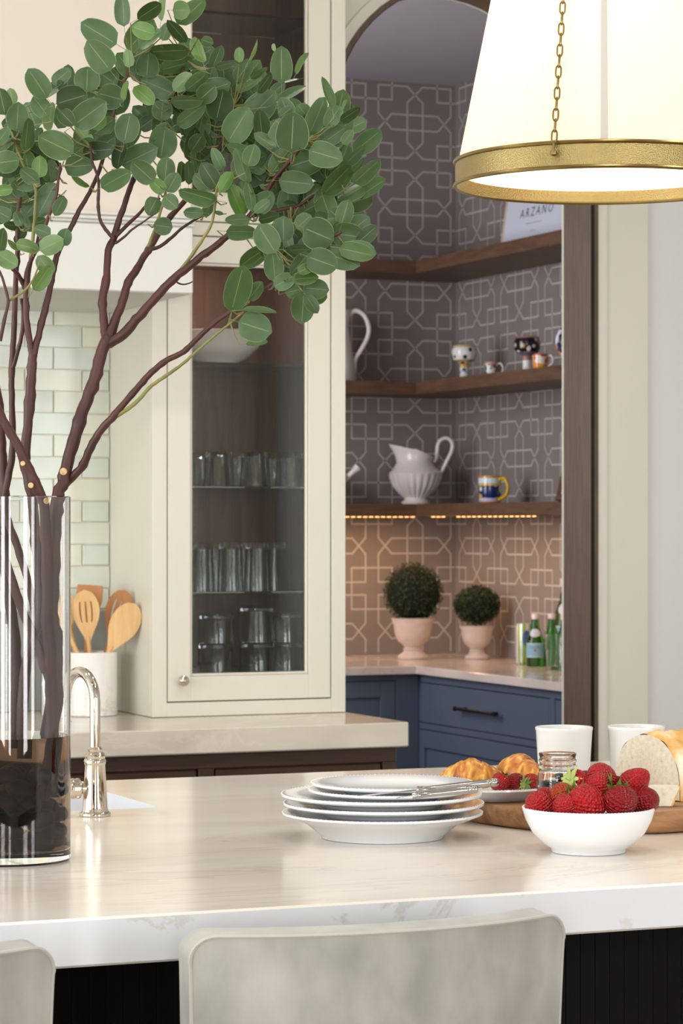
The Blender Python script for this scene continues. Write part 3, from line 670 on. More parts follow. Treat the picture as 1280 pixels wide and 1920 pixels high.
def cr_spline(pts, k=5):
    pts = [Vector(p) for p in pts]; o = []
    for i in range(len(pts)-1):
        p0 = pts[max(i-1, 0)]; p1 = pts[i]; p2 = pts[i+1]; p3 = pts[min(i+2, len(pts)-1)]
        for j in range(k):
            t = j/k; o.append(.5*((2*p1)+(-p0+p2)*t+(2*p0-5*p1+4*p2-p3)*t*t+(-p0+3*p1-3*p2+p3)*t**3))
    o.append(pts[-1]); return o
lparent(MB().tube(cr_spline(hp), .0075, 10), 'handle', M['pottery'], jg)
# painted ware
def painted(name, bg, spots, scale, bands=(), thr=.42):
    m, t, b = nt(name); N = t.nodes.new; L = t.links.new
    tc = N('ShaderNodeTexCoord'); v = N('ShaderNodeTexVoronoi'); v.inputs['Scale'].default_value = scale; L(tc.outputs['Object'], v.inputs[0])
    wn = N('ShaderNodeSeparateColor'); L(v.outputs['Color'], wn.inputs[0]); r = ramp(t, [(i/len(spots), c) for i, c in enumerate(spots)]); r.color_ramp.interpolation = 'CONSTANT'; L(wn.outputs[0], r.inputs[0])
    lt = N('ShaderNodeMath'); lt.operation = 'LESS_THAN'; lt.inputs[1].default_value = thr; L(v.outputs['Distance'], lt.inputs[0])
    mx = N('ShaderNodeMix'); mx.data_type = 'RGBA'; L(lt.outputs[0], mx.inputs[0]); mx.inputs[6].default_value = lin(bg); L(r.outputs[0], mx.inputs[7])
    out = mx.outputs[2]; sx = N('ShaderNodeSeparateXYZ'); L(tc.outputs['Object'], sx.inputs[0])
    for (z0, z1, c) in bands:
        a = N('ShaderNodeMath'); a.operation = 'GREATER_THAN'; a.inputs[1].default_value = z0; L(sx.outputs[2], a.inputs[0])
        e = N('ShaderNodeMath'); e.operation = 'LESS_THAN'; e.inputs[1].default_value = z1; L(sx.outputs[2], e.inputs[0])
        k = N('ShaderNodeMath'); k.operation = 'MULTIPLY'; L(a.outputs[0], k.inputs[0]); L(e.outputs[0], k.inputs[1])
        m2 = N('ShaderNodeMix'); m2.data_type = 'RGBA'; L(k.outputs[0], m2.inputs[0]); L(out, m2.inputs[6]); m2.inputs[7].default_value = lin(c); out = m2.outputs[2]
    L(out, b.inputs['Base Color']); b.inputs['Roughness'].default_value = .15; return m
gob = [(0, .0), (.021, .0), (.022, .004), (.016, .012), (.0155, .045), (.018, .05), (.018, .056), (.013, .06), (.022, .066), (.038, .072), (.044, .085), (.045, .105), (.041, .124), (.039, .126), (.037, .124), (.04, .1), (.038, .085), (0, .074)]
def place(px, X, z): v = PXp(px, 700, X); return (X, v.y, z+.0005)
lobj('painted_goblet', gob, painted('white_green_paint', 'dcd8d6', ['1f4034', '25413a', '2c3c44'], 42, [(.118, .13, 'c9a77a'), (.068, .075, 'c9a060'), (.048, .06, 'c9962a'), (.028, .034, 'a6aac0'), (-.01, .01, 'd8b070')], .34), place(870, 4.2, 1.918), 'white ceramic goblet painted with dark green leaves on the middle pantry shelf', 'goblet', 'painted ceramics on the middle pantry shelf')
lobj('painted_goblet', gob, painted('black_floral_paint', '15161c', ['e8d6d6', 'c98a4a', 'd8b8b8', '15161c'], 50, [(.12, .13, 'a86a6a'), (.06, .073, '7b7680'), (.048, .06, 'b0706c'), (-.01, .046, 'ddd8d6')], .40), place(988, 4.2, 1.918), 'black ceramic goblet with pale flowers on the middle pantry shelf', 'goblet', 'painted ceramics on the middle pantry shelf')
def mug(name, px, X, z, r, h, m, hm, label, hang, group=None, hs=1.0):
    t = empty(name, place(px, X, z), label, 'cup', group)
    child(MB().lathe([(0, 0), (r*.9, 0), (r*.93, .003), (r*.98, h*.5), (r, h*.97), (r*.985, h), (r-.004, h*.97), (r-.005, .008), (0, .008)], 32), 'body', m, t, True)
    a = hang; e = Vector((math.cos(a), math.sin(a), 0)); pts = [e*(r*.93)+Vector((0, 0, h*.86)), e*(r+h*.22*hs)+Vector((0, 0, h*.9)), e*(r+h*.38*hs)+Vector((0, 0, h*.62)), e*(r+h*.3*hs)+Vector((0, 0, h*.3)), e*(r*.93)+Vector((0, 0, h*.14))]
    child(MB().tube(cr_spline(pts, 6), h*.065, 10), 'handle', hm, t, True)
    return t
gg = 'painted ceramics on the middle pantry shelf'
mug('painted_cup', 920, 4.17, 1.918, .024, .05, painted('green_cup_paint', 'd8cfc8', ['2f5a40', '3a6a48', 'b06a60'], 70, [(.043, .06, 'c08a84')], .55), M['pottery'], 'small green and white painted cup between the two goblets', math.radians(-40), gg)
mug('painted_cup', 1013, 4.11, 1.918, .026, .048, painted('orange_cup_paint', 'e4d2c8', ['d8641a', 'd89a20', 'c03a20'], 55, [(.044, .06, 'b04a3a')], .6), M['pottery'], 'small orange and yellow painted cup beside the black goblet', math.radians(-50), gg)
mug('painted_mug', 1099, 4.13, 1.918, .042, .13, painted('blue_mug_paint', 'd8d4dc', ['1f2c6a', 'd88a20', '2a3c7c'], 50, [(.115, .14, 'd09a30')], .5), painted('blue_handle_paint', 'cfd0e0', ['1f2c6a', 'd8801a', '1c2450'], 60, (), .6), 'painted mug with blue and orange handle behind the door jamb', math.radians(150), gg, 1.0)
mug('painted_mug', 918, 4.2, 1.477, .041, .096, painted('blue_yellow_paint', '1d2a5c', ['e8dccf', 'd9a43a', '3c6f86', '1d2a5c'], 38, [(.088, .1, 'c98420'), (.07, .088, 'cfdbe6'), (.062, .07, 'd8a824'), (.006, .018, 'c6bcd0'), (-.01, .006, 'b4632e')], .42), mat('yellow_glaze', 'd0a010', .2), 'dark blue painted mug with bright yellow handle on the lowest pantry shelf', math.radians(-62))
# white enamel pitcher partly behind the cabinet, with strap handle
c = P(628, 712, 9.85)
pp = empty('tall_pitcher', (c.x, c.y, 1.9185), 'tall white pitcher with long strap handle on the middle pantry shelf', 'pitcher'); pp.rotation_euler.z = -YAW
child(MB().lathe([(0, 0), (.078, 0), (.08, .004), (.055, .17), (.05, .2), (.056, .25), (.06, .262), (.056, .262), (.046, .2), (.05, .17), (.074, .01), (0, .01)], 36), 'body', M['pottery'], pp, True)
child(MB().tube(cr_spline([(.05, 0, .245), (.075, 0, .262), (.105, 0, .245), (.122, 0, .205), (.118, 0, .165), (.095, 0, .12), (.074, 0, .085), (.07, 0, .04)], 6), [.0085]*43, 10), 'handle', M['pottery'], pp, True)
c = P(618, 945, 9.85)
lobj('mortar', [(0, 0), (.04, 0), (.042, .01), (.03, .02), (.05, .05), (.066, .09), (.07, .105), (.062, .105), (.045, .06), (0, .03)], M['pottery'], (c.x, c.y, 1.4775), 'white stone mortar on the lowest pantry shelf, half behind the cabinet', 'mortar')
a_ = P(620, 925, 9.85); b2 = P(673, 874, 9.83)
pe = MB().tube(cr_spline([a_, a_.lerp(b2, .6), a_.lerp(b2, .85), b2], 5), [.017-.007*math.sin(PI*min(1, i/15*1.15)) if i < 13 else .016 for i in range(15)]+[.010], 14).obj('pestle', M['pottery'], None, True); tag(pe, 'white pestle with knobbed end sticking out of the mortar', 'pestle')
# framed print
def frame(px0, px1, X, z, h, lean, wd, dp, mf, mp, name, label, inner=None):
    p0 = PXp(px0, 700, X); p1 = PXp(px1, 700, X); ya, yb = max(p0.y, p1.y), min(p0.y, p1.y); W = ya-yb
    t = empty(name, (X, (ya+yb)/2, z+.0008+dp*math.sin(lean)), label, 'picture'); t.rotation_euler = (0, lean, 0)
    f = MB(); f.bbox(0, dp, -W/2, -W/2+wd, 0, h, .001); f.bbox(0, dp, W/2-wd, W/2, 0, h, .001); f.bbox(0, dp, -W/2+wd, W/2-wd, 0, wd, .001); f.bbox(0, dp, -W/2+wd, W/2-wd, h-wd, h, .001)
    child(f, 'frame_border', mf, t); child(MB().box(dp*.3, dp*.9, -W/2+wd, W/2-wd, wd, h-wd), 'sheet', mp, t); return t, W
def text(s, size, m, parent, M4, name='lettering', space=1.0):
    cu = bpy.data.curves.new('t', 'FONT'); cu.body = s; cu.size = size; cu.align_x = 'CENTER'; cu.space_character = space; cu.resolution_u = 3
    to = bpy.data.objects.new('t', cu); C.objects.link(to); bpy.context.view_layer.update()
    me = bpy.data.meshes.new_from_object(to); bpy.data.objects.remove(to); me.materials.clear(); me.materials.append(m); me.transform(M4)
    o = bpy.data.objects.new(name, me); C.objects.link(o); o.parent = parent; return o
fr1, W = frame(936, 1052, 4.17, 2.355, .30, math.radians(9), .008, .014, M['oak_frame'], M['paper'], 'picture', 'pale framed print lettered in grey on the highest pantry shelf')
# text basis: reading direction = -y (towards the camera right), up = z, facing -x
B = Matrix(((0, 0, -1, 0.0035), (-1, 0, 0, 0), (0, 1, 0, 0), (0, 0, 0, 1)))
text('ARZANO', .046, M['ink'], fr1, Matrix.Translation((0, -.012, .094)) @ B, space=1.45)
ft = MB(); rf = random.Random(3)      # the two small lines under the name are too faint to read: fine broken strokes
for (zz, hw_, s_) in ((.068, .058, .0075), (.040, .020, .006)):
    yy = hw_
    while yy > -hw_:
        l_ = rf.uniform(.3, .7)*s_; ft.box(.0032, .0036, yy-l_, yy, zz, zz+s_*rf.uniform(.25, .5)); yy -= l_+rf.uniform(.3, .6)*s_
child(ft, 'small_print', mat('faint_ink', '9c9ca6', .6), fr1)['kind'] = 'stuff'
frame(1049, 1090, 4.22, 2.355, .36, math.radians(8), .03, .02, M['black'], M['black'], 'picture', 'black frame behind the lettered print beside the door jamb')
frame(1040, 1110, 4.14, 1.477, .36, math.radians(14), .022, .02, M['shelf_wood'], mat('cream_mat', 'cbb894', .6), 'picture', 'dark wooden picture frame with cream mat leaning beside the door jamb')
# can, bottles, glass
def zlo(px, y, d): v = P(px, y, d); return (v.x, v.y, .9205)
can = painted('can_print', 'd9d6da', ['d9d6da'], 5)
def can_mat():
    m, t, b = nt('can_stripes'); N = t.nodes.new; L = t.links.new
    tc = N('ShaderNodeTexCoord'); g = N('ShaderNodeTexGradient'); g.gradient_type = 'RADIAL'; L(tc.outputs['Object'], g.inputs[0])
    mp = N('ShaderNodeMath'); mp.operation = 'MULTIPLY'; mp.inputs[1].default_value = 4; L(g.outputs[0], mp.inputs[0]); fr_ = N('ShaderNodeMath'); fr_.operation = 'FRACT'; L(mp.outputs[0], fr_.inputs[0])
    r = ramp(t, [(0, 'd9d6da'), (.22, '8fae3c'), (.42, 'd9d6da'), (.58, '7f9c30'), (.85, 'd9d6da')]); r.color_ramp.interpolation = 'CONSTANT'; L(fr_.outputs[0], r.inputs[0]); L(r.outputs[0], b.inputs['Base Color']); b.inputs['Roughness'].default_value = .3; b.inputs['Metallic'].default_value = .3; return m
c = zlo(982, 1246, 9.35); cn = empty('drink_can', c, 'slim green and white striped drink can beside the green bottles', 'can')
child(MB().lathe([(0, 0), (.022, 0), (.027, .006), (.028, .012), (.028, .132), (.025, .138), (.025, .141), (.0235, .1405), (0, .138)], 28), 'body', can_mat(), cn, True)
bl = mat('label_blue', '47608c', .4); vb = math.atan2(-c[1], -c[0])
def patch(r, ang, da, z0, z1, m, name, parent, shape='rect', n=12):
    vs = []; fs = []
    for i in range(n+1):
        u = i/n*2-1; a = ang+u*da; k = math.sqrt(max(0, 1-u*u)) if shape == 'oval' else 1
        zm = (z0+z1)/2; hh = (z1-z0)/2*k
        rr = r if not callable(r) else None
        for z in (zm-hh, zm, zm+hh):
            R_ = rr if rr else r(z)
            vs.append((R_*math.cos(a), R_*math.sin(a), z))
    for i in range(n):
        for j in (0, 1): fs.append((i*3+j, (i+1)*3+j, (i+1)*3+j+1, i*3+j+1))
    return child(MB().add(vs, fs), name, m, parent, True)
patch(.0284, vb+.35, .55, .062, .118, bl, 'badge', cn, 'oval')
def brad(z, s=1): 
    pr_ = [(0, .031), (.085, .031), (.105, .026), (.135, .0155), (.17, .0125), (.2, .0125)]
    for (a, r0), (b, r1) in zip(pr_, pr_[1:]):
        if z <= b: return r0+(r1-r0)*(z-a)/(b-a)
    return .0125
def bottle(px, y, d, s, label, lab=True):
    c = zlo(px, y, d); t = empty('glass_bottle', c, label, 'bottle', 'green water bottles on the pantry counter'); vb = math.atan2(-c[1], -c[0])
    prof = [(0, .002), (.028, 0), (.031, .006), (.031, .085), (.026, .105), (.0155, .135), (.0125, .16), (.0125, .168), (.0, .168)]
    child(MB().lathe([(r*s, z*s) for r, z in prof], 28), 'body', M['green_glass'], t, True)
    child(MB().lathe([(0, .165*s), (.0145*s, .165*s), (.0145*s, .181*s), (.013*s, .1835*s), (0, .1835*s)], 24), 'cap', mat('pale_cap', 'd8c9cc', .4, .2), t, True)
    if lab:
        q = patch(lambda z: .0315*s, vb, 1.35, .032*s, .082*s, mat('label_sky', '86b0c8', .4), 'label', t)
        patch(lambda z: .0317*s, vb, 1.3, .078*s, .0815*s, M['paper'], 'label_edge', t); patch(lambda z: .0317*s, vb, 1.3, .0322*s, .0352*s, M['paper'], 'label_edge', t)
        patch(lambda z: .0319*s, vb, .15, .052*s, .062*s, mat('label_red', 'b05048', .5), 'star', t, 'oval')
        me = text('S.PELLEGRINO', .0065*s, mat('label_ink', '3f5f80', .5), t, Matrix.Identity(4))
        for v in me.data.vertices:
            a = vb+v.co.x/(.032*s); z = v.co.y+.066*s; v.co = (.0322*s*math.cos(a), .0322*s*math.sin(a), z)
        patch(lambda z: brad(z/s)*s+.0012, vb, .95, .104*s, .132*s, mat('neck_label', 'c6cad6', .4), 'neck_label', t, 'oval')
    return t
bottle(1003, 1249, 9.22, .97, 'small green bottle with sky blue label, beside the striped can')
bottle(1034, 1249, 9.25, .97, 'small green bottle standing behind the empty glass', False)
bottle(1058, 1249, 9.17, .97, 'small green bottle at the door jamb behind the glass', False)
bottle(1062, 1246, 9.4, 1.62, 'tall green bottle towering behind the small ones at the jamb', True)
c = zlo(1042, 1255, 8.98)
lobj('drinking_glass', [(0, 0), (.031, 0), (.033, .004), (.037, .118), (.035, .118), (.031, .016), (0, .014)], M['glass'], c, 'empty clear drinking glass in front of the green bottles', 'glass')

# ------------------------------------------------------------------ island
IY0, IY1 = 3.17, 4.87
isl = empty('kitchen_island', (1.2, 4.0, 0), 'kitchen island with thick white stone top and dark wood base', 'island')
sx0, sx1, sy0, sy1 = 1.02, 1.517, 4.365, 4.72
def slab_hole(x0, x1, y0, y1, hx0, hx1, hy0, hy1, z0, z1, b=.003):
    vs = []
    def ringv(e, z, o=0): return [(x0+e, y0+e, z), (x1-e, y0+e, z), (x1-e, y1-e, z), (x0+e, y1-e, z)]
    vs += ringv(b, z0)+ringv(0, z0+b)+ringv(0, z1-b)+ringv(b, z1)
    h = [(hx0, hy0), (hx1, hy0), (hx1, hy1), (hx0, hy1)]
    vs += [(x, y, z1) for x, y in h]+[(x, y, z0) for x, y in h]
    fs = [(l*4+i, l*4+(i+1) % 4, (l+1)*4+(i+1) % 4, (l+1)*4+i) for l in range(3) for i in range(4)]
    fs += [(12+i, 12+(i+1) % 4, 16+(i+1) % 4, 16+i) for i in range(4)]+[(16+i, 16+(i+1) % 4, 20+(i+1) % 4, 20+i) for i in range(4)]+[(20+i, 20+(i+1) % 4, (i+1) % 4, i) for i in range(4)]
    return MB().add(vs, fs)
top = slab_hole(-1.0, 3.15, IY0, IY1, sx0, sx1, sy0, sy1, .86, .92).obj('countertop', M['island'], isl)
top.data.materials.append(M['island_edge'])
for p in top.data.polygons:
    if abs(p.normal.z) < .3 : p.material_index = 1
bz = MB(); e = .012
for (a, b, c_, d_) in ((sx0-e, sx0, sy0-e, sy1+e), (sx1, sx1+e, sy0-e, sy1+e), (sx0, sx1, sy0-e, sy0), (sx0, sx1, sy1, sy1+e)): bz.box(a, b, c_, d_, .66, .8595)
bz.box(sx0-e, sx1+e, sy0-e, sy1+e, .65, .66); sk = bz.obj('sink_basin', M['sink'], isl)
ib = MB(); BF = 3.55
ib.box(-.9, 3.05, BF+.012, 4.345, .1, .8595); ib.box(-.9, .99, 4.345, 4.8, .1, .8595); ib.box(1.545, 3.05, 4.345, 4.8, .1, .8595); ib.box(.99, 1.545, 4.345, 4.8, .1, .64)
ib.box(-.85, 3.0, BF+.05, 4.75, 0, .1); ib.obj('base', M['ebony'], isl)
r_ = MB(); r_.bbox(-.9, 3.05, BF-.004, BF+.0118, .80, .8595, .001)
for k in range(6): r_.bbox(-.9+k*.76, -.9+k*.76+.07, BF-.004, BF+.0118, .1, .80, .001)
r_.obj('front_frame', M['ebony'], isl)
rd = MB().bbox(0, .0243, BF+.006, BF+.0116, .16, .795, .0006).mesh('bead_board', M['ebony'])
for k in range(5):
    for j in range(28):
        if -.9+k*.76+.075+j*.0245 > 2.2 or -.9+k*.76 < -.2: continue
        o = bpy.data.objects.new('bead_board', rd); C.objects.link(o); o.parent = isl; o.location = (-.9+k*.76+.073+j*.0245-isl.location.x, -isl.location.y, 0)
# faucet
fc = PZ(178, 1530, .92)
fa = empty('faucet', (fc.x, fc.y, .9202), 'polished nickel gooseneck faucet beside the island sink', 'faucet')
nk = M['nickel']
child(MB().lathe([(0, 0), (.0255, 0), (.0265, .003), (.0255, .006), (.0225, .008), (.0215, .012), (.021, .014), (.017, .084), (.0175, .086), (.0188, .090), (.0175, .094), (.0165, .095), (.0175, .099), (.0155, .103), (.0115, .106), (.0125, .110), (.0095, .114), (0, .114)], 40), 'body', nk, fa, True)
sd = (Vector((sx0+.25, sy1-.12, 0))-Vector((fc.x, fc.y, 0))).normalized()
sd = Vector((-.25, .97, 0)).normalized()
pts = [Vector((0, 0, .105)), Vector((0, 0, .15)), Vector((0, 0, .19))]
R_ = .046
for i in range(1, 13): a = PI*i/12; pts.append(sd*(R_-R_*math.cos(a))+Vector((0, 0, .19+R_*math.sin(a))))
pts += [sd*(2*R_)+Vector((0, 0, .165)), sd*(2*R_+.001)+Vector((0, 0, .15))]
child(MB().tube(pts, [.0088]*(len(pts)-2)+[.0082, .0075], 18), 'spout', nk, fa, True)
e_ = sd*(2*R_+.001)
child(MB().lathe([(0, .138), (.0085, .138), (.0095, .142), (.0085, .146), (.0105, .150), (.0085, .154), (0, .154)], 20, (e_.x, e_.y, 0)), 'aerator', nk, fa, True)
hd_ = Vector((-RT[0], -RT[1], 0))-Vector((FW[0], FW[1], 0))*.35; hd_.normalize()
k = MB().lathe([(0, .014), (.009, .014), (.009, .022), (.0165, .026), (.0175, .030), (.0165, .034), (.0175, .037), (.0165, .041), (.015, .046), (.010, .050), (0, .0515)], 28)
k.xf(Matrix.Translation((0, 0, .046)) @ hd_.to_track_quat('Z', 'Y').to_matrix().to_4x4()); child(k, 'lever_knob', nk, fa, True)

# ------------------------------------------------------------------ bar stools
def stool(cx, label):
    t = empty('bar_stool', (cx, 2.93, 0), label, 'stool', 'velvet bar stools at the island')
    W2, bow, thk = .246, .062, .05; zt, zb = .918, .56; n = 56; rows = 14
    def prof(u, v):   # u -1..1, v 0 bottom..1 top : outer (rear) surface
        rc = .022
        w_ = W2*(1-.03*(1-v)-.006*math.sin(PI*v)); x = u*w_
        y = bow*(abs(u)**2.2)+.012*(1-v)
        z = zb+(zt-zb)*v
        edge = max(0, abs(u)-.88)/.12
        if v > .85: z -= (1-math.sqrt(max(0, 1-edge*edge)))*.03*((v-.85)/.15)**2
        return x, y, z
    b = MB(); vs = []
    for s in (0, 1):
        for i in range(n+1):
            for j in range(rows+1):
                x, y, z = prof(math.sin(PI/2*(i/n*2-1)), j/rows); vs.append((x*(1-.01*s), y+s*thk, z+(.004 if s else 0)))
    Q = (n+1)*(rows+1); g = lambda s, i, j: s*Q+i*(rows+1)+j
    fs = []
    for i in range(n):
        for j in range(rows): fs += [(g(0, i, j), g(0, i+1, j), g(0, i+1, j+1), g(0, i, j+1)), (g(1, i, j), g(1, i, j+1), g(1, i+1, j+1), g(1, i+1, j))]
        fs += [(g(0, i, rows), g(0, i+1, rows), g(1, i+1, rows), g(1, i, rows)), (g(0, i, 0), g(1, i, 0), g(1, i+1, 0), g(0, i+1, 0))]
    for j in range(rows):
        for i in (0, n): fs.append((g(0, i, j), g(0, i, j+1), g(1, i, j+1), g(1, i, j)))
    b.add(vs, fs); bk = child(b, 'backrest', M['velvet'], t, True, 50)
    md = bk.modifiers.new('bevel', 'BEVEL'); md.width = .006; md.segments = 3; md.limit_method = 'ANGLE'
    path = [prof(-1, j/rows) for j in range(2, rows)]+[prof(math.sin(PI/2*(i/n*2-1)), 1) for i in range(n+1)]+[prof(1, j/rows) for j in range(rows-1, 1, -1)]
    pth = [(x*1.002, y+.001, z) for x, y, z in path]
    pip = MB().tube(pth, .0026, 6); q = child(pip, 'piping', M['piping'], bk, True)
    c = MB().bbox(-.235, .235, .03, .46, .60, .68, .02); child(c, 'seat', M['velvet'], t, True)
    for sx in (-1, 1):
        for sy in (0, 1):
            y0 = .07+sy*.35; child(MB().tube([(sx*.19, y0, .605), (sx*.22, y0+(.03 if sy else -.03), 0)], [.018, .013], 10), 'leg', M['dark_wood'], t, True)
    child(MB().tube([(-.205, .43, .25), (.205, .43, .25)], .009, 8), 'footrest', M['brass'], t, True)
    return t
st0 = stool(1.324, 'pale grey velvet bar stool in the middle foreground')
dup(st0, (.665, 2.93, 0), 'pale grey velvet bar stool at the left edge of the view')

# ------------------------------------------------------------------ pendant lamp
LC = P(1130, 350, 4.5); LZ = LC.z; LR = .248
pd = empty('pendant_lamp', (LC.x, LC.y, LZ), 'large white tapered pendant lamp with brass band over the island', 'lamp')
def shade_mat():
    m, t, b = nt('lamp_fabric'); N = t.nodes.new; L = t.links.new; o = t.nodes['Material Output']
    b.inputs['Base Color'].default_value = lin('f1ebe2'); b.inputs['Roughness'].default_value = .8
    tl = N('ShaderNodeBsdfTranslucent'); tl.inputs[0].default_value = lin('fff1de'); mx = N('ShaderNodeMixShader'); mx.inputs[0].default_value = .55
    L(b.outputs[0], mx.inputs[1]); L(tl.outputs[0], mx.inputs[2]); L(mx.outputs[0], o.inputs[0]); return m
M['shade'] = shade_mat()
r0_, r1_, hs = .240, .160, .40
child(MB().lathe([(r0_, .0415), (r1_, .04+hs), (r1_-.0015, .04+hs), (r0_-.0015, .0415)], 96, cap=False), 'shade', M['shade'], pd, True)
bmm = mat('hammered_brass', '9f8c5c', .35, 1)
t = bmm.node_tree; N = t.nodes.new; L = t.links.new; tc = N('ShaderNodeTexCoord'); vo = N('ShaderNodeTexVoronoi'); vo.inputs['Scale'].default_value = 480; L(tc.outputs['Object'], vo.inputs[0]); bp = N('ShaderNodeBump'); bp.inputs['Strength'].default_value = .5; bp.inputs['Distance'].default_value = .001; L(vo.outputs['Distance'], bp.inputs['Height']); L(bp.outputs[0], t.nodes['Principled BSDF'].inputs['Normal'])
child(MB().lathe([(LR-.003, .004), (LR-.003, .040), (LR-.0045, .040), (LR-.0045, .004), (LR-.003, .004)], 128, cap=False), 'band', bmm, pd, True)
ring = lambda r, z, s: MB().tube([(r*math.cos(2*PI*i/96), r*math.sin(2*PI*i/96), z) for i in range(96)], s, 8, closed=True)
child(ring(LR-.002, .002, .0033), 'rim', M['brass'], pd, True); child(ring(LR-.002, .0415, .0033), 'rim', M['brass'], pd, True)
dm, t, b = nt('diffuser'); b.inputs['Base Color'].default_value = lin('fff8ee'); b.inputs['Emission Color'].default_value = lin('fff0dc'); b.inputs['Emission Strength'].default_value = 1.3
child(MB().lathe([(0, .021), (r0_-.006, .021), (r0_-.006, .024), (0, .024)], 64), 'diffuser', dm, pd, True)
# seam and inner stays
for a in (-118, 2, 122):
    aa = math.radians(a); ca, sa = math.cos(aa), math.sin(aa); tg = Vector((-sa, ca, 0))
    p0 = Vector((ca*(r0_+.0008), sa*(r0_+.0008), .045)); p1 = Vector((ca*(r1_+.0008), sa*(r1_+.0008), .04+hs)); w_ = .006
    if a == -118: child(MB().add([p0-tg*w_, p0+tg*w_, p1+tg*w_*.7, p1-tg*w_*.7], [(0, 1, 2, 3)]), 'seam', mat('shade_seam', 'bfb9b0', .8), pd)
# chain links: one hanging chain seen, two more round the ring
lk = []
for i in range(20):
    a = 2*PI*i/20; lk.append((.0042*math.cos(a), 0, .0072*math.sin(a)+(.0035 if math.sin(a) > 0 else -.0035)))
lkm = MB().tube(lk, .0015, 6, closed=True).mesh('link', M['brass'], True)
vd = math.atan2(-FW[1], -FW[0])   # azimuth towards the camera
a0 = vd-math.asin(110/280.)
for q, ang in enumerate((a0, a0+2*PI/3, a0+4*PI/3)):
    ca, sa = math.cos(ang), math.sin(ang); out = Vector((ca, sa, 0))
    hk = MB().tube([out*(LR-.004)+Vector((0, 0, .024)), out*(LR+.008)+Vector((0, 0, .024))], .0035, 10); hk.lathe([(0, -.0055), (.0055, -.003), (.0055, .003), (0, .0055)], 12, tuple(out*(LR+.007)+Vector((0, 0, .024))))
    H = child(hk, 'chain_hook', M['brass'], pd, True)
    s_ = out*(LR+.007)+Vector((0, 0, .033)); e_ = out*(r1_+.012)+Vector((0, 0, .46)); n = int((e_-s_).length/.0178); ax = (e_-s_).normalized()
    for i in range(n+1):
        o = bpy.data.objects.new('chain_link', lkm); C.objects.link(o); o.parent = H
        z_ = ax; x_ = (Vector((-sa, ca, 0)) if i % 2 else out); x_ = (x_-z_*x_.dot(z_)).normalized(); x_ = Matrix.Rotation(.5, 3, z_) @ x_; y_ = z_.cross(x_)
        m4 = Matrix((x_, y_, z_)).transposed().to_4x4(); m4.translation = s_+ax*(i*.0178); o.matrix_local = m4
child(ring(r1_+.012, .47, .004), 'top_ring', M['brass'], pd, True)
child(MB().tube([(0, 0, .47), (0, 0, 3.25-LZ)], .006, 10), 'stem', M['brass'], pd, True)
for a in (0, 2*PI/3, 4*PI/3): child(MB().tube([(0, 0, .475), ((r1_+.012)*math.cos(a), (r1_+.012)*math.sin(a), .47)], .003, 8), 'spoke', M['brass'], pd, True)
for a in (0, PI/2, PI, 3*PI/2):
    pt('lamp_bulb', (LC.x+.07*math.cos(a), LC.y+.07*math.sin(a), LZ+.25), .6, (1, .84, .66), .04)
pt('lamp_bulb_low', (LC.x, LC.y, LZ-.02), .4, (1, .8, .55), .1)
#PART2
# ------------------------------------------------------------------ plates and cutlery
BZ = .9205
def plate_prof(rb, rr, h, well, zrim=.0055):
    return [(0, .002), (rb-.004, .002), (rb-.002, 0), (rb, 0), (rb+.002, .004), (rr*.80, h*.62), (rr-.003, h-zrim), (rr, h-zrim*.4), (rr-.0008, h), (rr-.004, h-.0004), (rr*.80, h*.62+.004), (well, .0065), (0, .006)]
def beads(r, z, n=110, s=.0014):
    mb = MB()
    for i in range(n):
        a = 2*PI*i/n; c = Vector((r*math.cos(a), r*math.sin(a), z))
        mb.add([c+Vector(d)*s for d in ((1, 0, 0), (-1, 0, 0), (0, 1, 0), (0, -1, 0), (0, 0, 1), (0, 0, -1))], [(0, 2, 4), (2, 1, 4), (1, 3, 4), (3, 0, 4), (2, 0, 5), (1, 2, 5), (3, 1, 5), (0, 3, 5)])
    return mb
wg = M['white_glaze']
def plate(name, x, y, z, prof, label, cat, group=None, bead=True):
    t = empty(name, (x, y, z), label, cat, group)
    child(MB().lathe(prof, 72), 'dish', wg, t, True, 60)
    if bead: rr = max(p[0] for p in prof); child(beads(rr-.001, max(p[1] for p in prof)-.0005), 'beaded_rim', wg, t)
    return t
pc_ = P(717, 1570, 4.17); px0, py0 = pc_.x, pc_.y
gp = 'stacked white dinner plates'
plate('pasta_bowl', px0, py0, BZ, [(0, .002), (.090, .002), (.092, 0), (.094, 0), (.096, .004), (.118, .022), (.150, .0345), (.1545, .0365), (.154, .0395), (.150, .0395), (.118, .027), (.095, .010), (0, .008)], 'white wide-rimmed pasta bowl at the bottom of the stack of plates', 'bowl')
pp_ = [(0, .002), (.088, .002), (.090, 0), (.093, 0), (.096, .004), (.105, .008), (.150, .0145), (.1545, .017), (.154, .0205), (.150, .0205), (.112, .014), (.098, .008), (0, .007)]
plate('dinner_plate', px0+.002, py0, BZ+.0335, pp_, 'lower white dinner plate in the stack, just above the pasta bowl', 'plate', gp)
plate('dinner_plate', px0-.001, py0+.002, BZ+.0475, pp_, 'upper white dinner plate in the stack, below the two small plates', 'plate', gp)
sp_ = [(0, .002), (.068, .002), (.070, 0), (.073, 0), (.076, .003), (.085, .007), (.121, .0115), (.1255, .014), (.125, .0170), (.121, .0170), (.09, .0115), (.078, .007), (0, .006)]
q_ = P(735, 1490, 4.17)
plate('salad_plate', q_.x-.004, q_.y, BZ+.0580, sp_, 'lower white side plate on the stack of plates', 'plate', 'white side plates on the stack')
plate('salad_plate', q_.x, q_.y, BZ+.0680, sp_, 'topmost white side plate of the stack, carrying two knives', 'plate', 'white side plates on the stack')
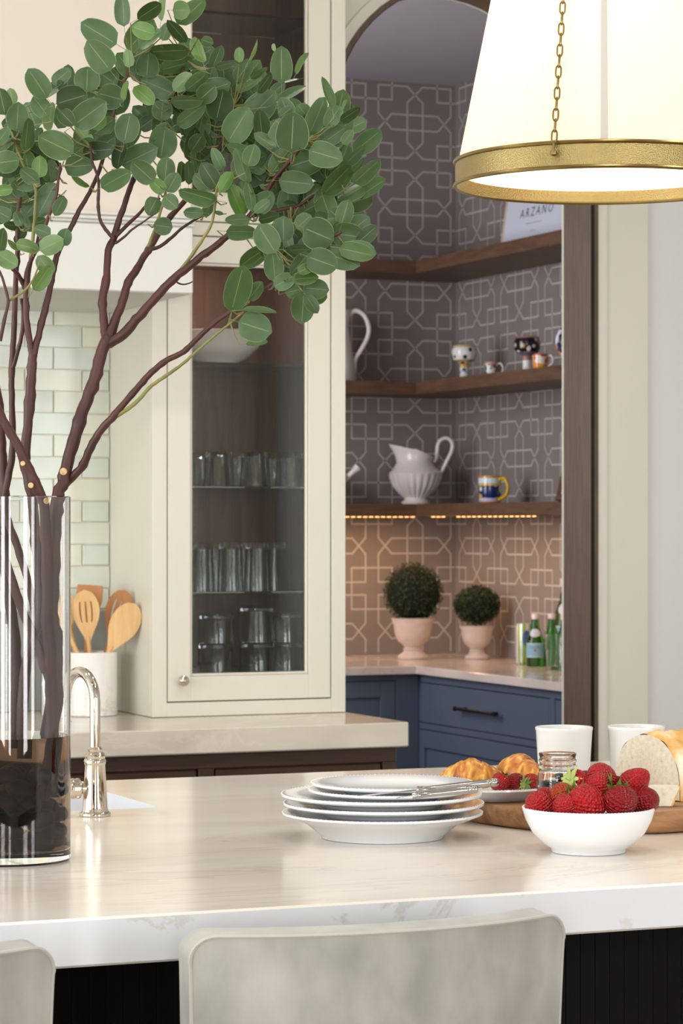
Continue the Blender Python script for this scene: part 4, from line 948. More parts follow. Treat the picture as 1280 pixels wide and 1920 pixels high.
def knife(a, b, frac, label, wd):
    a, b = Vector(a), Vector(b); L_ = (b-a).length; xx = (b-a).normalized(); zz = (Vector((0, 0, 1))-xx*xx.z).normalized(); yy = zz.cross(xx)
    t = empty('table_knife', a, label, 'knife', 'silver knives on the plates'); Mx = Matrix((xx, yy, zz)).transposed().to_4x4()
    s = L_*frac; b_ = MB(); n = 10; vs = []; fs = []
    for i in range(n+1):
        u = i/n; w0 = wd*min(1, (u*3.0)**.5); vs += [(u*s, -w0*.2, -.0007), (u*s, w0, 0), (u*s, -w0*.2, .0007)]
    for i in range(n):
        p = i*3; fs += [(p, p+3, p+4, p+1), (p+1, p+4, p+5, p+2), (p, p+2, p+5, p+3)]
    b_.add(vs, fs).xf(Mx); child(b_, 'blade', M['silver'], t, True)
    h = MB(); pr = [(0, .0), (.0045, 0), (.0058, .003), (.0045, .006), (.0055, .009), (.0042, .012), (.0045, .03), (.0052, (L_-s)*.6), (.0056, L_-s-.018), (.0062, L_-s-.015), (.0050, L_-s-.012), (.0064, L_-s-.009), (.0064, L_-s-.003), (.004, L_-s), (0, L_-s)]
    h.lathe(pr, 18).xf(Mx @ Matrix.Translation((s, 0, 0)) @ Matrix.Rotation(PI/2, 4, 'Y')); child(h, 'handle', M['silver'], t, True)
zr = BZ+.0855
k1a = PZ(668, 1493, zr-.0065); k1b = PZ(934, 1466, zr+.013)
knife(k1a, k1b, .42, 'silver table knife with longer reach lying on top of the plates', .011)
k2a = PZ(742, 1496, zr-.004); k2b = PZ(896, 1479, zr+.009)
knife(k2a, k2b, .2, 'silver table knife nearer the viewer on top of the plates', .010)
# ------------------------------------------------------------------ board
bc_ = P(1132, 1494, 4.44); BT = .955
def board():
    mb = MB(); n = 72; vs = []
    def rad(a): return .240+.006*math.sin(3*a+1)+.004*math.sin(7*a)+.002*math.sin(17*a)
    lv = [(.93, 0), (.965, .004), (.985, .012), (1, .024), (.995, .031), (.985, .0345)]
    for i in range(n):
        a = 2*PI*i/n
        for (k, z) in lv: vs.append((rad(a)*k*math.cos(a), rad(a)*k*math.sin(a), z+(.0 if z in (0, .0345) else .0015*math.sin(9*a+z*90))))
    m_ = len(lv); fs = [(i*m_+j, ((i+1) % n)*m_+j, ((i+1) % n)*m_+j+1, i*m_+j+1) for i in range(n) for j in range(m_-1)]
    fs += [tuple(i*m_ for i in range(n))[::-1], tuple(i*m_+m_-1 for i in range(n))]
    o = mb.add(vs, fs).obj('serving_board', M['board'], None, True); o.location = (bc_.x, bc_.y, BZ); return tag(o, 'round live-edge wooden board carrying the bread, jam jar and croissant plate', 'board')
board()
# croissant plate
cp = P(915, 1490, 4.42); cpz = BT+.0008
cpl = plate('side_plate', cp.x, cp.y, cpz, [(0, .002), (.068, .002), (.070, 0), (.073, 0), (.077, .006), (.104, .0165), (.108, .019), (.1075, .022), (.104, .022), (.083, .0125), (.07, .009), (0, .008)], 'white side plate with croissants and strawberries on the wooden board', 'plate')
def crust_mat():
    m, t, b = nt('croissant_crust'); N = t.nodes.new; L = t.links.new; tc = N('ShaderNodeTexCoord'); mp = N('ShaderNodeMapping'); mp.inputs['Scale'].default_value = (2.2, 1, 1); L(tc.outputs['Object'], mp.inputs[0])
    n = N('ShaderNodeTexNoise'); n.inputs['Scale'].default_value = 30; n.inputs['Detail'].default_value = 6; n.inputs['Distortion'].default_value = 1.2; L(mp.outputs[0], n.inputs[0])
    r = ramp(t, [(.28, '7a3c12'), (.45, 'b8701f'), (.58, 'd99a3c'), (.75, 'f0cd84')]); L(n.outputs[0], r.inputs[0]); L(r.outputs[0], b.inputs['Base Color']); b.inputs['Roughness'].default_value = .35
    bp = N('ShaderNodeBump'); bp.inputs['Strength'].default_value = .5; bp.inputs['Distance'].default_value = .003; L(n.outputs[0], bp.inputs['Height']); L(bp.outputs[0], b.inputs['Normal']); return m
crm = crust_mat()
def croissant(x, y, z, L_, r, rot, label):
    mb = MB(); n = 60; m_ = 20; vs = []
    for i in range(n+1):
        u = i/n*2-1; ang = u*1.0; Rr = L_/1.9; cx, cy = Rr*math.sin(ang), Rr*(1-math.cos(ang))
        lobe = (abs(u)*4.2) % 1; base = r*(1-.80*abs(u)**1.35); rr = base*(1+.13*(1-lobe)) if abs(u) > .08 else base*1.10
        if i in (0, n): rr = .001
        tx, ty = math.cos(ang), math.sin(ang)
        for j in range(m_):
            a = 2*PI*j/m_; o = rr*math.cos(a)*1.08; h = rr*math.sin(a)*.92
            vs.append((cx-ty*o, cy+tx*o, max(h, -rr*.8)+base*.8+.004*abs(u)))
    fs = [(i*m_+j, (i+1)*m_+j, (i+1)*m_+(j+1) % m_, i*m_+(j+1) % m_) for i in range(n) for j in range(m_)]
    o = mb.add(vs, fs).obj('croissant', crm, None, True, 70); o.location = (x, y, z); o.rotation_euler = (0, 0, rot); return tag(o, label, 'croissant', 'croissants on the side plate')
c1 = P(884, 1460, 4.42); c2 = P(968, 1460, 4.45)
croissant(c1.x, c1.y, cpz+.0165, .128, .027, math.radians(-38), 'golden croissant on the left of the side plate')
croissant(c2.x, c2.y-.01, cpz+.0165, .132, .030, math.radians(-75), 'golden croissant on the right of the side plate, behind the strawberries')
# strawberries
def berry_mat(name, c1, c2):
    m, t, b = nt(name); N = t.nodes.new; L = t.links.new; tc = N('ShaderNodeTexCoord'); v = N('ShaderNodeTexVoronoi'); v.inputs['Scale'].default_value = 5.6; v.inputs['Randomness'].default_value = .35; L(tc.outputs['Object'], v.inputs[0])
    r = ramp(t, [(.0, 'e0bd6c'), (.11, 'd59a4c'), (.17, c1), (.6, c2)]); L(v.outputs['Distance'], r.inputs[0]); L(r.outputs[0], b.inputs['Base Color']); b.inputs['Roughness'].default_value = .22; b.inputs['Subsurface Weight'].default_value = .08; b.inputs['Subsurface Scale'].default_value = .004
    bp = N('ShaderNodeBump'); bp.inputs['Strength'].default_value = .8; bp.inputs['Distance'].default_value = .06; L(v.outputs['Distance'], bp.inputs['Height']); L(bp.outputs[0], b.inputs['Normal']); return m
BM_ = {'r': berry_mat('strawberry_red', 'b8141c', 'e0282e'), 'd': berry_mat('strawberry_dark', '8a0f1a', 'b81824'), 'o': berry_mat('strawberry_orange', 'b8341a', 'd8502a')}
sep = mat('sepal_green', '6d8a3a', .5, noise=.3, nscale=3); sepl = mat('sepal_pale', 'a3b062', .5, noise=.2, nscale=3)
# unit berry: radius 1 at shoulder, tip at +z 2, calyx at z=0
def berry_prof(k): return [(0, .12), (.35, .02), (.7, .05), (.93, .25), (1, .55), (.95, .95), (.78, 1.35), (.52, 1.72), (.25, 1.93), (0, 2.0)] if k == 0 else [(0, .1), (.4, 0), (.8, .06), (1, .35), (1.02, .7), (.92, 1.05), (.7, 1.4), (.4, 1.62), (.18, 1.7), (0, 1.72)]
bms = {}
def bmesh_(k, c):
    if (k, c) not in bms: bms[(k, c)] = MB().lathe(berry_prof(k), 24, fl=lambda a, z: 1+.05*math.sin(2*a+1)+.02*math.sin(5*a)).mesh('flesh', BM_[c], True, 80)
    return bms[(k, c)]
def calyx():
    mb = MB()
    for i in range(11):
        a = 2*PI*i/11+random.uniform(-.15, .15); L_ = random.uniform(.85, 1.3); up = random.uniform(-.25, .5); w_ = .17
        d = Vector((math.cos(a), math.sin(a), 0)); s = Vector((-math.sin(a), math.cos(a), 0))
        p = [d*.05+s*.05, d*.05-s*.05]; q1 = d*L_*.5+Vector((0, 0, -.1-up*.2)); tip = d*L_+Vector((0, 0, -up))
        b = len(mb.v); mb.add([p[0], p[1], q1+s*w_, q1-s*w_, tip, q1+Vector((0, 0, -.06))], [(0, 2, 5), (0, 5, 1), (1, 5, 3), (2, 4, 5), (5, 4, 3)])
    mb.tube([(0, 0, .05), (0, 0, -.2), (.05, 0, -.45)], [.09, .06, .05], 6)
    return mb
cal = [calyx().mesh('calyx', sep), calyx().mesh('calyx', sepl)]
def berry(c, r, d, k, col, label, group, cl=0):
    t = empty('strawberry', c, label, 'strawberry', group); t.rotation_mode = 'QUATERNION'
    d = Vector(d).normalized(); t.rotation_quaternion = d.to_track_quat('Z', 'Y'); t.location = Vector(c)-d*r*.9; t.scale = (r, r, r)
    o = bpy.data.objects.new('flesh', bmesh_(k, col)); C.objects.link(o); o.parent = t
    o = bpy.data.objects.new('calyx', cal[cl]); C.objects.link(o); o.parent = t; return t
R3, F3, U3 = Vector((RT[0], RT[1], 0)), Vector((FW[0], FW[1], 0)), Vector((0, 0, 1))
bw = P(1103, 1597, 3.984)
plate('fruit_bowl', bw.x, bw.y, BZ, [(0, .003), (.050, .003), (.052, 0), (.054, 0), (.056, .006), (.068, .013), (.083, .029), (.093, .048), (.0975, .063), (.097, .0655), (.094, .0655), (.090, .05), (.078, .031), (.06, .014), (0, .010)], 'white beaded bowl heaped with strawberries at the front of the island', 'bowl')
gb = 'strawberries heaped in the white bowl'
def bp_(u, v, e): return P(960+u/4, 1400+v/4, 3.984+e)
BL = [(193,420,.0215,(-.3,-.2,.5),1,'r',-.022,'leftmost red strawberry resting on the rim of the bowl',0),
 (385,455,.0185,(-.5,-.5,-.35),1,'r',-.058,'small red strawberry in front of the orange one, calyx to the right',0),
 (578,440,.0300,(.55,-.55,-.15),1,'r',-.050,'largest bright red strawberry at the front middle of the bowl',0),
 (815,432,.0245,(.1,-.5,-.5),1,'d',-.058,'dark red strawberry at the front right of the bowl',0),
 (375,350,.0200,(-.15,.4,.5),1,'o',-.018,'orange-red strawberry with calyx facing the viewer',0),
 (500,290,.0225,(.6,.5,-.35),0,'r',.012,'red strawberry with a spiky pale green calyx beside the jar',1),
 (662,212,.0225,(-.05,.3,.75),1,'r',.022,'red strawberry at the very top of the heap',0),
 (625,315,.0235,(-.6,.15,-.1),1,'r',-.012,'red strawberry with a bushy green calyx in the middle of the heap',0),
 (925,262,.0225,(.65,-.1,.55),0,'r',.01,'red strawberry pointing up to the right beside the bread',0),
 (890,370,.0210,(-.4,.3,.3),1,'d',.0,'dark strawberry behind the front right one',0),
 (1010,405,.0225,(.6,-.45,.15),1,'d',-.012,'darkest strawberry hanging over the right rim of the bowl',0),
 (775,305,.0160,(.2,.2,.8),0,'d',.02,'small dark strawberry right of the bushy calyx',0),
 (255,365,.0150,(.3,.5,.4),1,'r',.0,'small red strawberry behind the leftmost one',0),
 (795,345,.0105,(.3,-.1,.5),1,'o',-.015,'tiny orange-red strawberry between two dark ones',0),
 (560,250,.0160,(.4,.6,.2),1,'d',.045,'dark strawberry at the back of the heap below the top one',0),
 (275,470,.0165,(.3,.2,-.3),1,'r',.0,'red strawberry low inside the left rim of the bowl',0),
 (930,470,.0150,(-.3,.2,-.3),1,'r',.0,'red strawberry low inside the right rim of the bowl',0)]
for (u, v, r, (dr, df, du), k, col, e, lb_, cl) in BL: berry(bp_(u, v, e), r, R3*dr+F3*df+U3*du, k, col, lb_, gb, cl)
# hidden heap fillers under the visible berries
for i in range(6):
    a = i*PI/3; berry((bw.x+.038*math.cos(a), bw.y+.038*math.sin(a), BZ+.043), .0155, (math.cos(a), math.sin(a), .6), 1, 'rd'[i % 2], 'strawberry buried deep in the bowl under the '+['right', 'right rear', 'left rear', 'left', 'left front', 'right front'][i]+' of the heap', gb)
gq = 'strawberries on the side plate'
berry(P(935, 1470, 4.335), .0165, R3*-.4+F3*-.2-U3*.45, 1, 'r', 'red strawberry lying beside the knife handles', gq)
berry(P(962, 1468, 4.345), .0170, R3*-.7+F3*.35+U3*.05, 1, 'd', 'dark strawberry with large pale calyx on the side plate', gq, 1)
berry(P(1000, 1466, 4.385), .0150, R3*.5+F3*.3+U3*.1, 1, 'r', 'red strawberry tucked behind the jam jar', gq)
# jar of jam
j = P(1045, 1517, 4.27)
jr = empty('jam_jar', (j.x, j.y, BT+.0008), 'open glass jar of dark jam on the wooden board', 'jar')
jp = [(0, 0), (.026, 0), (.030, .002), (.0325, .007), (.0328, .045), (.031, .054), (.0285, .060), (.0295, .0615), (.031, .063), (.031, .066), (.0285, .068), (.0283, .071), (.0298, .0725), (.0298, .075), (.0283, .0765), (.0283, .080), (.0295, .082), (.0295, .085), (.0275, .086), (.0258, .085), (.0258, .066), (.029, .054), (.0305, .045), (.0303, .009), (.027, .005), (0, .0045)]
child(MB().lathe(jp, 48), 'body', M['glass'], jr, True, 60)
jam = mat('dark_jam', '08070a', .12, coat=.5); child(MB().lathe([(0, .006), (.0265, .0062), (.0296, .010), (.0298, .042), (.029, .0425), (0, .042)], 40), 'jam', jam, jr, True)
child(MB().lathe([(0, .042), (.007, .043), (.0085, .048), (.006, .053), (0, .0545)], 16, (.008, .008, 0)), 'berry', jam, jr, True)
# cups
cup = [(0, 0), (.036, 0), (.041, .003), (.0445, .02), (.0505, .112), (.0518, .1165), (.0508, .119), (.048, .118), (.0465, .11), (.041, .022), (.036, .008), (0, .007)]
c = P(1057, 1488, 4.85); lobj('white_cup', cup, M['cup_glaze'], (c.x, c.y, BZ), 'white ceramic cup standing behind the jam jar', 'cup', 'white cups behind the board', 48)
c = P(1192.5, 1488, 4.87); lobj('white_cup', cup, M['cup_glaze'], (c.x, c.y, BZ), 'white ceramic cup standing behind the bread loaf', 'cup', 'white cups behind the board', 48)
# bread
def bread_mats():
    m, t, b = nt('bread_crust'); N = t.nodes.new; L = t.links.new; tc = N('ShaderNodeTexCoord'); n = N('ShaderNodeTexNoise'); n.inputs['Scale'].default_value = 16; n.inputs['Detail'].default_value = 8; L(tc.outputs['Object'], n.inputs[0])
    r = ramp(t, [(.30, 'b5752e'), (.45, 'd9a964'), (.58, 'ecdcc0'), (.7, 'f2e8d6')]); L(n.outputs[0], r.inputs[0]); L(r.outputs[0], b.inputs['Base Color']); b.inputs['Roughness'].default_value = .8
    bp = N('ShaderNodeBump'); bp.inputs['Strength'].default_value = .6; bp.inputs['Distance'].default_value = .004; L(n.outputs[0], bp.inputs['Height']); L(bp.outputs[0], b.inputs['Normal'])
    m2, t, b = nt('bread_crumb'); N = t.nodes.new; L = t.links.new; tc = N('ShaderNodeTexCoord'); v = N('ShaderNodeTexNoise'); v.inputs['Scale'].default_value = 120; v.inputs['Detail'].default_value = 5; L(tc.outputs['Object'], v.inputs[0])
    r = ramp(t, [(.2, 'b3a585'), (.38, 'd2c8b0'), (.6, 'dcd3be')]); L(v.outputs[0], r.inputs[0]); L(r.outputs[0], b.inputs['Base Color']); b.inputs['Roughness'].default_value = .9
    bp = N('ShaderNodeBump'); bp.inputs['Strength'].default_value = .6; bp.inputs['Distance'].default_value = .002; L(v.outputs[0], bp.inputs['Height']); L(bp.outputs[0], b.inputs['Normal']); return m, m2
crust, crumb = bread_mats()
def loaf(name, o, rot, W, H, L_, label, flatend=True, lean=0):
    t = empty(name, o, label, 'bread'); t.rotation_euler = (0, lean, rot); n = 30
    def sec(s, x, z0=0): return [(x, W*s*math.cos(PI*(i/n))*(1 if True else 1), z0+H*s**.6*math.sin(PI*(i/n))**.72) for i in range(n+1)]
    mb = MB(); vs = []; K = 18
    for k in range(K+1):
        u = k/K; s = 1 if u < .35 else math.sqrt(max(.02, 1-((u-.35)/.65)**2.2)); s *= (.985+.015*math.sin(5*u*3))
        if not flatend: s = 1
        q = sec(s, u*L_)
        if flatend: q = [(x, y, z+(.006 if abs(i/n-.56) < .07 and u > .04 else 0)+.0022*math.sin(9*u*4+i)*(0 < i < n)) for i, (x, y, z) in enumerate(q)]
        vs += q
    m_ = n+1; fs = [(k*m_+i, (k+1)*m_+i, (k+1)*m_+i+1, k*m_+i+1) for k in range(K) for i in range(n)]+[(k*m_, k*m_+n, (k+1)*m_+n, (k+1)*m_) for k in range(K)]
    if flatend: fs.append(tuple(K*m_+i for i in range(m_)))
    mb.add(vs, fs); child(mb, 'crust', crust, t, True, 60)
    q = sec(.975, -.0004, .001)
    child(MB().add(q, [tuple(range(n+1))]), 'crumb', crumb, t)
    if not flatend: child(MB().add(sec(.975, L_+.0004, .001), [tuple(range(n+1))]), 'crumb', crumb, t)
    return t
lc = P(1212, 1512, 4.42)
ld = R3*.93+F3*.36; la = math.atan2(ld.y, ld.x)-math.radians(38)*0+math.radians(14)
loaf('bread_loaf', (lc.x, lc.y, BT+.001), la, .082, .103, .16, 'cut white loaf with floury golden crust on the right of the board')
# wedge slice in front
sw = P(1245, 1524, 4.30)
w_ = empty('bread_slice', (sw.x, sw.y, BT+.001), 'small cut wedge of bread between the strawberries and the loaf', 'bread'); w_.rotation_euler.z = -YAW
child(MB().prism([(-.030, .0), (.008, 0), (.022, .0305), (-.02, .031), (-.034, .016)], -.02, .016), 'crumb', crumb, w_)
child(MB().add([(.0083, -.0202, 0), (.0223, -.0202, .0307), (.0223, .0162, .0307), (.0083, .0162, 0), (.0105, -.0202, 0), (.0245, -.0202, .0307), (.0245, .0162, .0307), (.0105, .0162, 0)], [(0, 1, 2, 3), (4, 5, 6, 7), (0, 1, 5, 4), (3, 2, 6, 7), (1, 2, 6, 5), (0, 3, 7, 4)]), 'crust', mat('slice_crust', 'd8a45c', .7, noise=.15, nscale=60), w_)

# ------------------------------------------------------------------ glass cylinder with branches
VD = 3.89; vc = P(15, 1612, VD); VR = .0895; VX, VY = vc.x, vc.y; VH = .521
vs_ = empty('glass_vase', (VX, VY, BZ), 'tall clear glass cylinder vase of branches and dark stones at the left', 'vase')
child(MB().lathe([(0, 0), (VR-.003, 0), (VR, .003), (VR, VH-.001), (VR-.0015, VH), (VR-.003, VH-.001), (VR-.003, .016), (VR-.010, .0135), (0, .013)], 96), 'body', M['vase_glass'], vs_, True)
o = MB().lathe([(0, .0128), (VR-.0105, .0128), (VR-.0028, .018), (VR-.0028, .1785), (0, .1785)], 72).obj('water', M['water'], None, True); o.location = (VX, VY, BZ)
tag(o, 'brown water filling the lower third of the glass cylinder vase', 'water')
pm = []
for k in range(4):
    n, m_ = 16, 9; vs = []
    for j in range(m_+1):
        for i in range(n):
            a = 2*PI*i/n; b = PI*j/m_; vs.append((math.sin(b)*math.cos(a)*(1+.08*math.sin(2*a+k)), math.sin(b)*math.sin(a)*.85, math.cos(b)*.62))
    pm.append(MB().add(vs, [(j*n+i, j*n+(i+1) % n, (j+1)*n+(i+1) % n, (j+1)*n+i) for j in range(m_) for i in range(n)]).mesh('pebble', M['pebble'], True, 180))
pz = 0; placed = []
for tr in range(9000):
    if len(placed) > 150: break
    r = random.uniform(.017, .025); z = .018+.012+len(placed)/150*.088
    rr = (VR-.006-r*1.15)*(random.random()**.35); a = random.uniform(0, 2*PI); x, y = rr*math.cos(a), rr*math.sin(a)
    z = .0145+r*.66
    while any((x-p[0])**2+(y-p[1])**2+((z-p[2])*1.25)**2 < ((r+p[3])*.80)**2 for p in placed): z += .003
    if z > (.125 if x*RT[0]+y*RT[1] > .0 else .09): continue
    placed.append((x, y, z, r))
for (x, y, z, r) in placed:
    o = bpy.data.objects.new('pebble', random.choice(pm)); C.objects.link(o); o.location = (VX+x, VY+y, BZ+z); o.scale = (r, r, r*.95)
    o.rotation_euler = (random.uniform(-.35, .35), random.uniform(-.35, .35), random.uniform(0, 6)); tag(o, 'smooth dark river pebble in the water at the bottom of the vase', 'pebble', 'dark pebbles in the vase')
# branches: points in photo pixels with a depth offset from the vase centre; radius in mm
def br(pts, e0, e1, r0, r1):
    n = len(pts)-1; o = []
    for i, p in enumerate(pts):
        u = i/n; o.append((p[0], p[1], e0+(e1-e0)*u, (r0+(r1-r0)*u)*.001))
    return o
A = br([(85,1470),(98,1360),(104,1280),(103,1200),(96,1150),(99,1080),(101,1000),(106,945),(118,912),(122,885),(135,840),(148,790),(163,750),(180,700),(192,658),(203,632)], -.02, 0, 10.5, 8.5)
A1 = br([(200,640),(194,600),(193,560),(200,515),(203,470),(213,447),(222,415),(233,385),(246,345),(260,318),(285,270),(310,225),(328,180),(342,130),(352,90)], 0, .08, 6.8, 1.8)
A1b = br([(212,447),(198,430),(187,410),(184,380),(185,350),(182,328),(172,300),(170,270)], 0, -.03, 3.0, 1.6)
A1c = br([(217,443),(240,420),(262,400),(275,385),(300,372)], .02, .05, 3.2, 1.8)
A1d = br([(216,456),(232,445),(248,430),(270,415),(288,402)], .02, .0, 2.2, 1.2)
A2 = br([(203,640),(216,600),(230,565),(240,530),(256,505),(270,480),(285,458),(305,425),(325,400),(350,372),(375,340),(395,300),(415,265),(430,225),(440,190)], 0, .10, 7.0, 1.8)
A2b = br([(281,468),(300,462),(322,445),(345,425),(372,408),(390,400)], .02, .04, 3.0, 1.5)
A2c = br([(278,462),(290,430),(300,400),(307,375),(312,340)], .02, -.04, 2.4, 1.4)
A3 = br([(201,645),(225,632),(250,605),(272,580),(300,548),(328,520),(352,502),(378,480),(405,460),(430,440),(458,415),(480,390),(502,355),(520,328),(545,300),(562,278),(580,255)], 0, -.06, 8.0, 2.0)
A3b = br([(328,520),(345,498),(362,475),(380,448),(396,420),(403,385),(407,350),(420,330)], 0, -.08, 3.0, 1.4)
A3c = br([(328,527),(340,533),(352,532),(361,528)], 0, .01, 1.4, .8)
A3d = br([(470,405),(500,400),(530,392),(560,385),(590,365),(615,345),(645,335)], -.04, -.02, 3.0, 1.3)
B0 = br([(126,905),(140,890),(156,872),(170,840),(190,805),(214,780)], 0, -.05, 6.0, 5.4)
B1 = br([(212,781),(232,757),(262,722),(285,697),(312,676),(345,659),(365,640),(387,618),(410,600),(434,583),(460,563),(490,545),(515,530),(545,510),(575,480),(605,455),(640,435)], -.05, -.10, 5.2, 1.8)
B2 = br([(214,782),(235,770),(260,750),(280,727),(303,710),(325,695),(345,680),(365,662),(387,643),(408,625),(432,606),(448,592),(456,585)], -.05, -.10, 3.2, 1.3)
C1 = br([(70,1500),(92,1400),(100,1330),(95,1260),(87,1180),(89,1100),(90,1000),(86,945),(75,925),(62,895),(47,865),(33,835),(18,808),(2,780),(-25,735),(-60,690)], -.03, -.08, 9, 6)
D0 = br([(40,1420),(44,1290),(58,1210),(74,1150),(72,1060),(66,1000),(62,940),(52,895),(46,860),(52,800),(57,740),(60,690),(62,664)], .02, .0, 8.5, 7)
D1 = br([(62,668),(72,630),(84,583),(95,535),(101,505),(106,480),(118,455),(134,425),(148,395),(163,370),(181,333),(192,300),(203,262),(212,215),(226,175),(240,135),(250,100)], 0, .03, 5.2, 1.8)
D2 = br([(60,668),(52,620),(49,575),(50,530),(54,500),(62,480),(78,450),(88,415),(97,390),(106,365),(110,330),(113,305)], 0, -.03, 5.0, 1.6)
D2b = br([(48,540),(40,525),(28,508),(15,495)], 0, -.03, 4.2, 2.5)
D2c = br([(50,560),(48,520),(55,495),(66,470),(72,440)], .01, .02, 3.4, 2.0)
E0 = br([(55,1500),(75,1420),(95,1300),(85,1230),(66,1150),(58,1110),(38,1040),(20,990),(8,945),(15,895),(22,860),(24,800),(22,740),(23,680),(26,620),(28,570),(30,520),(33,480),(33,440),(33,400),(38,370)], .04, .03, 7, 3.2)
E1 = br([(24,690),(33,660),(42,620),(43,580),(40,560)], .03, .0, 3.4, 2.4)
E2 = br([(50,545),(56,500),(60,460),(64,420),(67,380),(66,350),(52,322),(40,300),(28,268),(18,235),(8,205)], .02, -.03, 3.2, 1.3)
E3 = br([(14,565),(30,556),(48,543),(58,530),(63,522),(70,505),(74,490)], -.05, -.06, 2.0, 1.1)
E4 = br([(0,640),(8,600),(15,568),(10,540),(2,515),(-10,490)], -.05, -.06, 2.8, 1.6)
G0 = br([(28,1400),(30,1250),(25,1170),(8,1050),(10,940),(5,880),(3,830),(-2,760),(-15,690),(-30,600)], .05, .05, 9, 6)
H0 = br([(85,1260),(65,1200),(40,1140),(20,1080),(0,1010),(-20,950),(-32,890),(-50,800)], -.04, -.04, 7.5, 5)
def world(p): return P(p[0], p[1], VD+p[2])
def bark_tube(pl, seed, n=10):
    rnd = random.Random(seed); pts = cr_spline([world(p) for p in pl], 4); k = len(pts); rs = []
    for i in range(k):
        u = i/4; a = int(min(u, len(pl)-1)); f_ = u-a; r = pl[a][3]*(1-f_)+pl[min(a+1, len(pl)-1)][3]*f_
        r *= 1+rnd.uniform(-.06, .06)
        if rnd.random() < .10: r *= 1.18
        rs.append(r)
    pts = [p+Vector((rnd.uniform(-1, 1), rnd.uniform(-1, 1), rnd.uniform(-1, 1)))*r*.10 for p, r in zip(pts, rs)]
    # keep stems inside the glass
    for i, p in enumerate(pts):
        if p.z < BZ+VH+.01:
            dx, dy = p.x-VX, p.y-VY; l = math.hypot(dx, dy); mx_ = VR-.006-rs[i]
            if l > mx_: p.x = VX+dx*mx_/l; p.y = VY+dy*mx_/l
    return MB().tube(pts, rs, n)
knm = mat('cut_wood', 'c9a878', .7, noise=.2, nscale=200)
def branch(trunk, sides, label, idx, knots=()):
    b = trunk[0]; p = world(b); t = empty('eucalyptus_branch', p, label, 'branch', 'leafy branches in the glass vase')
    bark_tube(trunk, idx*10).obj('stem', M['bark'], t, True, 80)
    for i, (s, tw) in enumerate(sides): bark_tube(s, idx*10+i+1, 8).obj('side_branch', M['twig'] if tw else M['bark'], t, True, 80)
    for (x, y, r) in knots:
        near = min(trunk, key=lambda q: (q[0]-x)**2+(q[1]-y)**2); pp = P(x, y, VD+near[2]-near[3]*.9)
        MB().lathe([(0, 0), (r*.001, 0), (r*.0012, .0015), (r*.0008, .0025), (0, .002)], 10).xf(Matrix.Translation(pp) @ (-F3).to_track_quat('Z', 'Y').to_matrix().to_4x4()).obj('knot', knm, t, True)
    return t
TB = {}
TB['A'] = branch(A, [(A1, 0), (A1b, 0), (A1c, 0), (A1d, 0), (A2, 0), (A2b, 0), (A2c, 1), (A3, 0), (A3b, 1), (A3c, 0), (A3d, 0), (B0, 0), (B1, 0), (B2, 1)], 'thick red-brown leafy branch spreading right from the glass vase', 1, [(119, 884, 4.5)])
TB['D'] = branch(D0, [(D1, 0), (D2, 0), (D2b, 0), (D2c, 0)], 'red-brown leafy branch rising from the middle of the vase and forking', 2)
TB['E'] = branch(E0, [(E1, 0), (E2, 1), (E3, 1), (E4, 0)], 'slender leafy branch rising straight at the left edge of the view', 3)
TB['C'] = branch(C1, [], 'bare branch crossing to the left just above the vase rim', 4, [(43, 869, 3), (58, 910, 3.4), (87, 939, 4)])
TB['G'] = branch(G0, [], 'dark branch standing at the far left inside the vase', 5)
TB['H'] = branch(H0, [], 'branch slanting left through the upper half of the glass vase', 6)
# leaves -------------------------------------------------------------
def leaf_mesh(kind, seed, m):
    rnd = random.Random(seed); n = 10; rows = 7
    el = lambda v, s: math.sqrt(max(0, 1-(2*v**s-1)**2))
    if kind == 0: wf_ = lambda v: (el(v, .86)**.92)*(1-.10*v**6)*(1 if v < .8 else 1-.35*((v-.8)/.2)**1.5*(1-v)/.2*1.4)          # round ovate
    elif kind == 1: wf_ = lambda v: el(v, 1.0)
    else: wf_ = lambda v: el(v, .78)*(1-.08*v)
    cup_, bend, ph = rnd.uniform(.06, .22), rnd.uniform(-.18, .18), rnd.uniform(0, 6)
    vs = []; uv = []
    us = (-1, -.55, -.0, .55, 1)
    for i in range(n+1):
        v = i/n; w = max(.004, wf_(min(max(v, .004), .997))) if 0 < i < n else .01
        for u in us:
            x = .5*w*u; z = cup_*.5*(abs(u)*w)**1.4+bend*(v-.5)**2+.012*math.sin(ph+v*9+u*2)*abs(u)
            vs.append((x, v, z)); uv.append((abs(u) if 0 < i < n else 1, v))
    k = len(us); fs = [(i*k+j, i*k+j+1, (i+1)*k+j+1, (i+1)*k+j) for i in range(n) for j in range(k-1)]
    b = len(vs)
    for (y, r, z) in ((-.30, .014, -.03), (0, .012, 0)):
        for q in range(3): vs.append((r*math.cos(q*2.09), y, z+r*math.sin(q*2.09))); uv.append((0, 0))
    fs += [(b+q, b+(q+1) % 3, b+3+(q+1) % 3, b+3+q) for q in range(3)]
    me = bpy.data.meshes.new('leaf'); me.from_pydata(vs, [], fs); me.update(); me.materials.append(m)
    ul = me.uv_layers.new(name='UVMap')
    for l in me.loops: ul.data[l.index].uv = uv[l.vertex_index]
    for p in me.polygons: p.use_smooth = True
    return me
LM = [leaf_mesh(k, 10*k+s, M['leaf']) for k in (0, 1, 2) for s in (0, 1)]
LL = [leaf_mesh(k, 77+k, M['leaf_light']) for k in (0, 1)]
ALL = [('A', A), ('A', A1), ('A', A1b), ('A', A1c), ('A', A1d), ('A', A2), ('A', A2b), ('A', A2c), ('A', A3), ('A', A3b), ('A', A3d), ('A', B1), ('A', B2), ('D', D1), ('D', D2), ('D', D2c), ('E', E0), ('E', E2), ('E', E3), ('E', E4)]
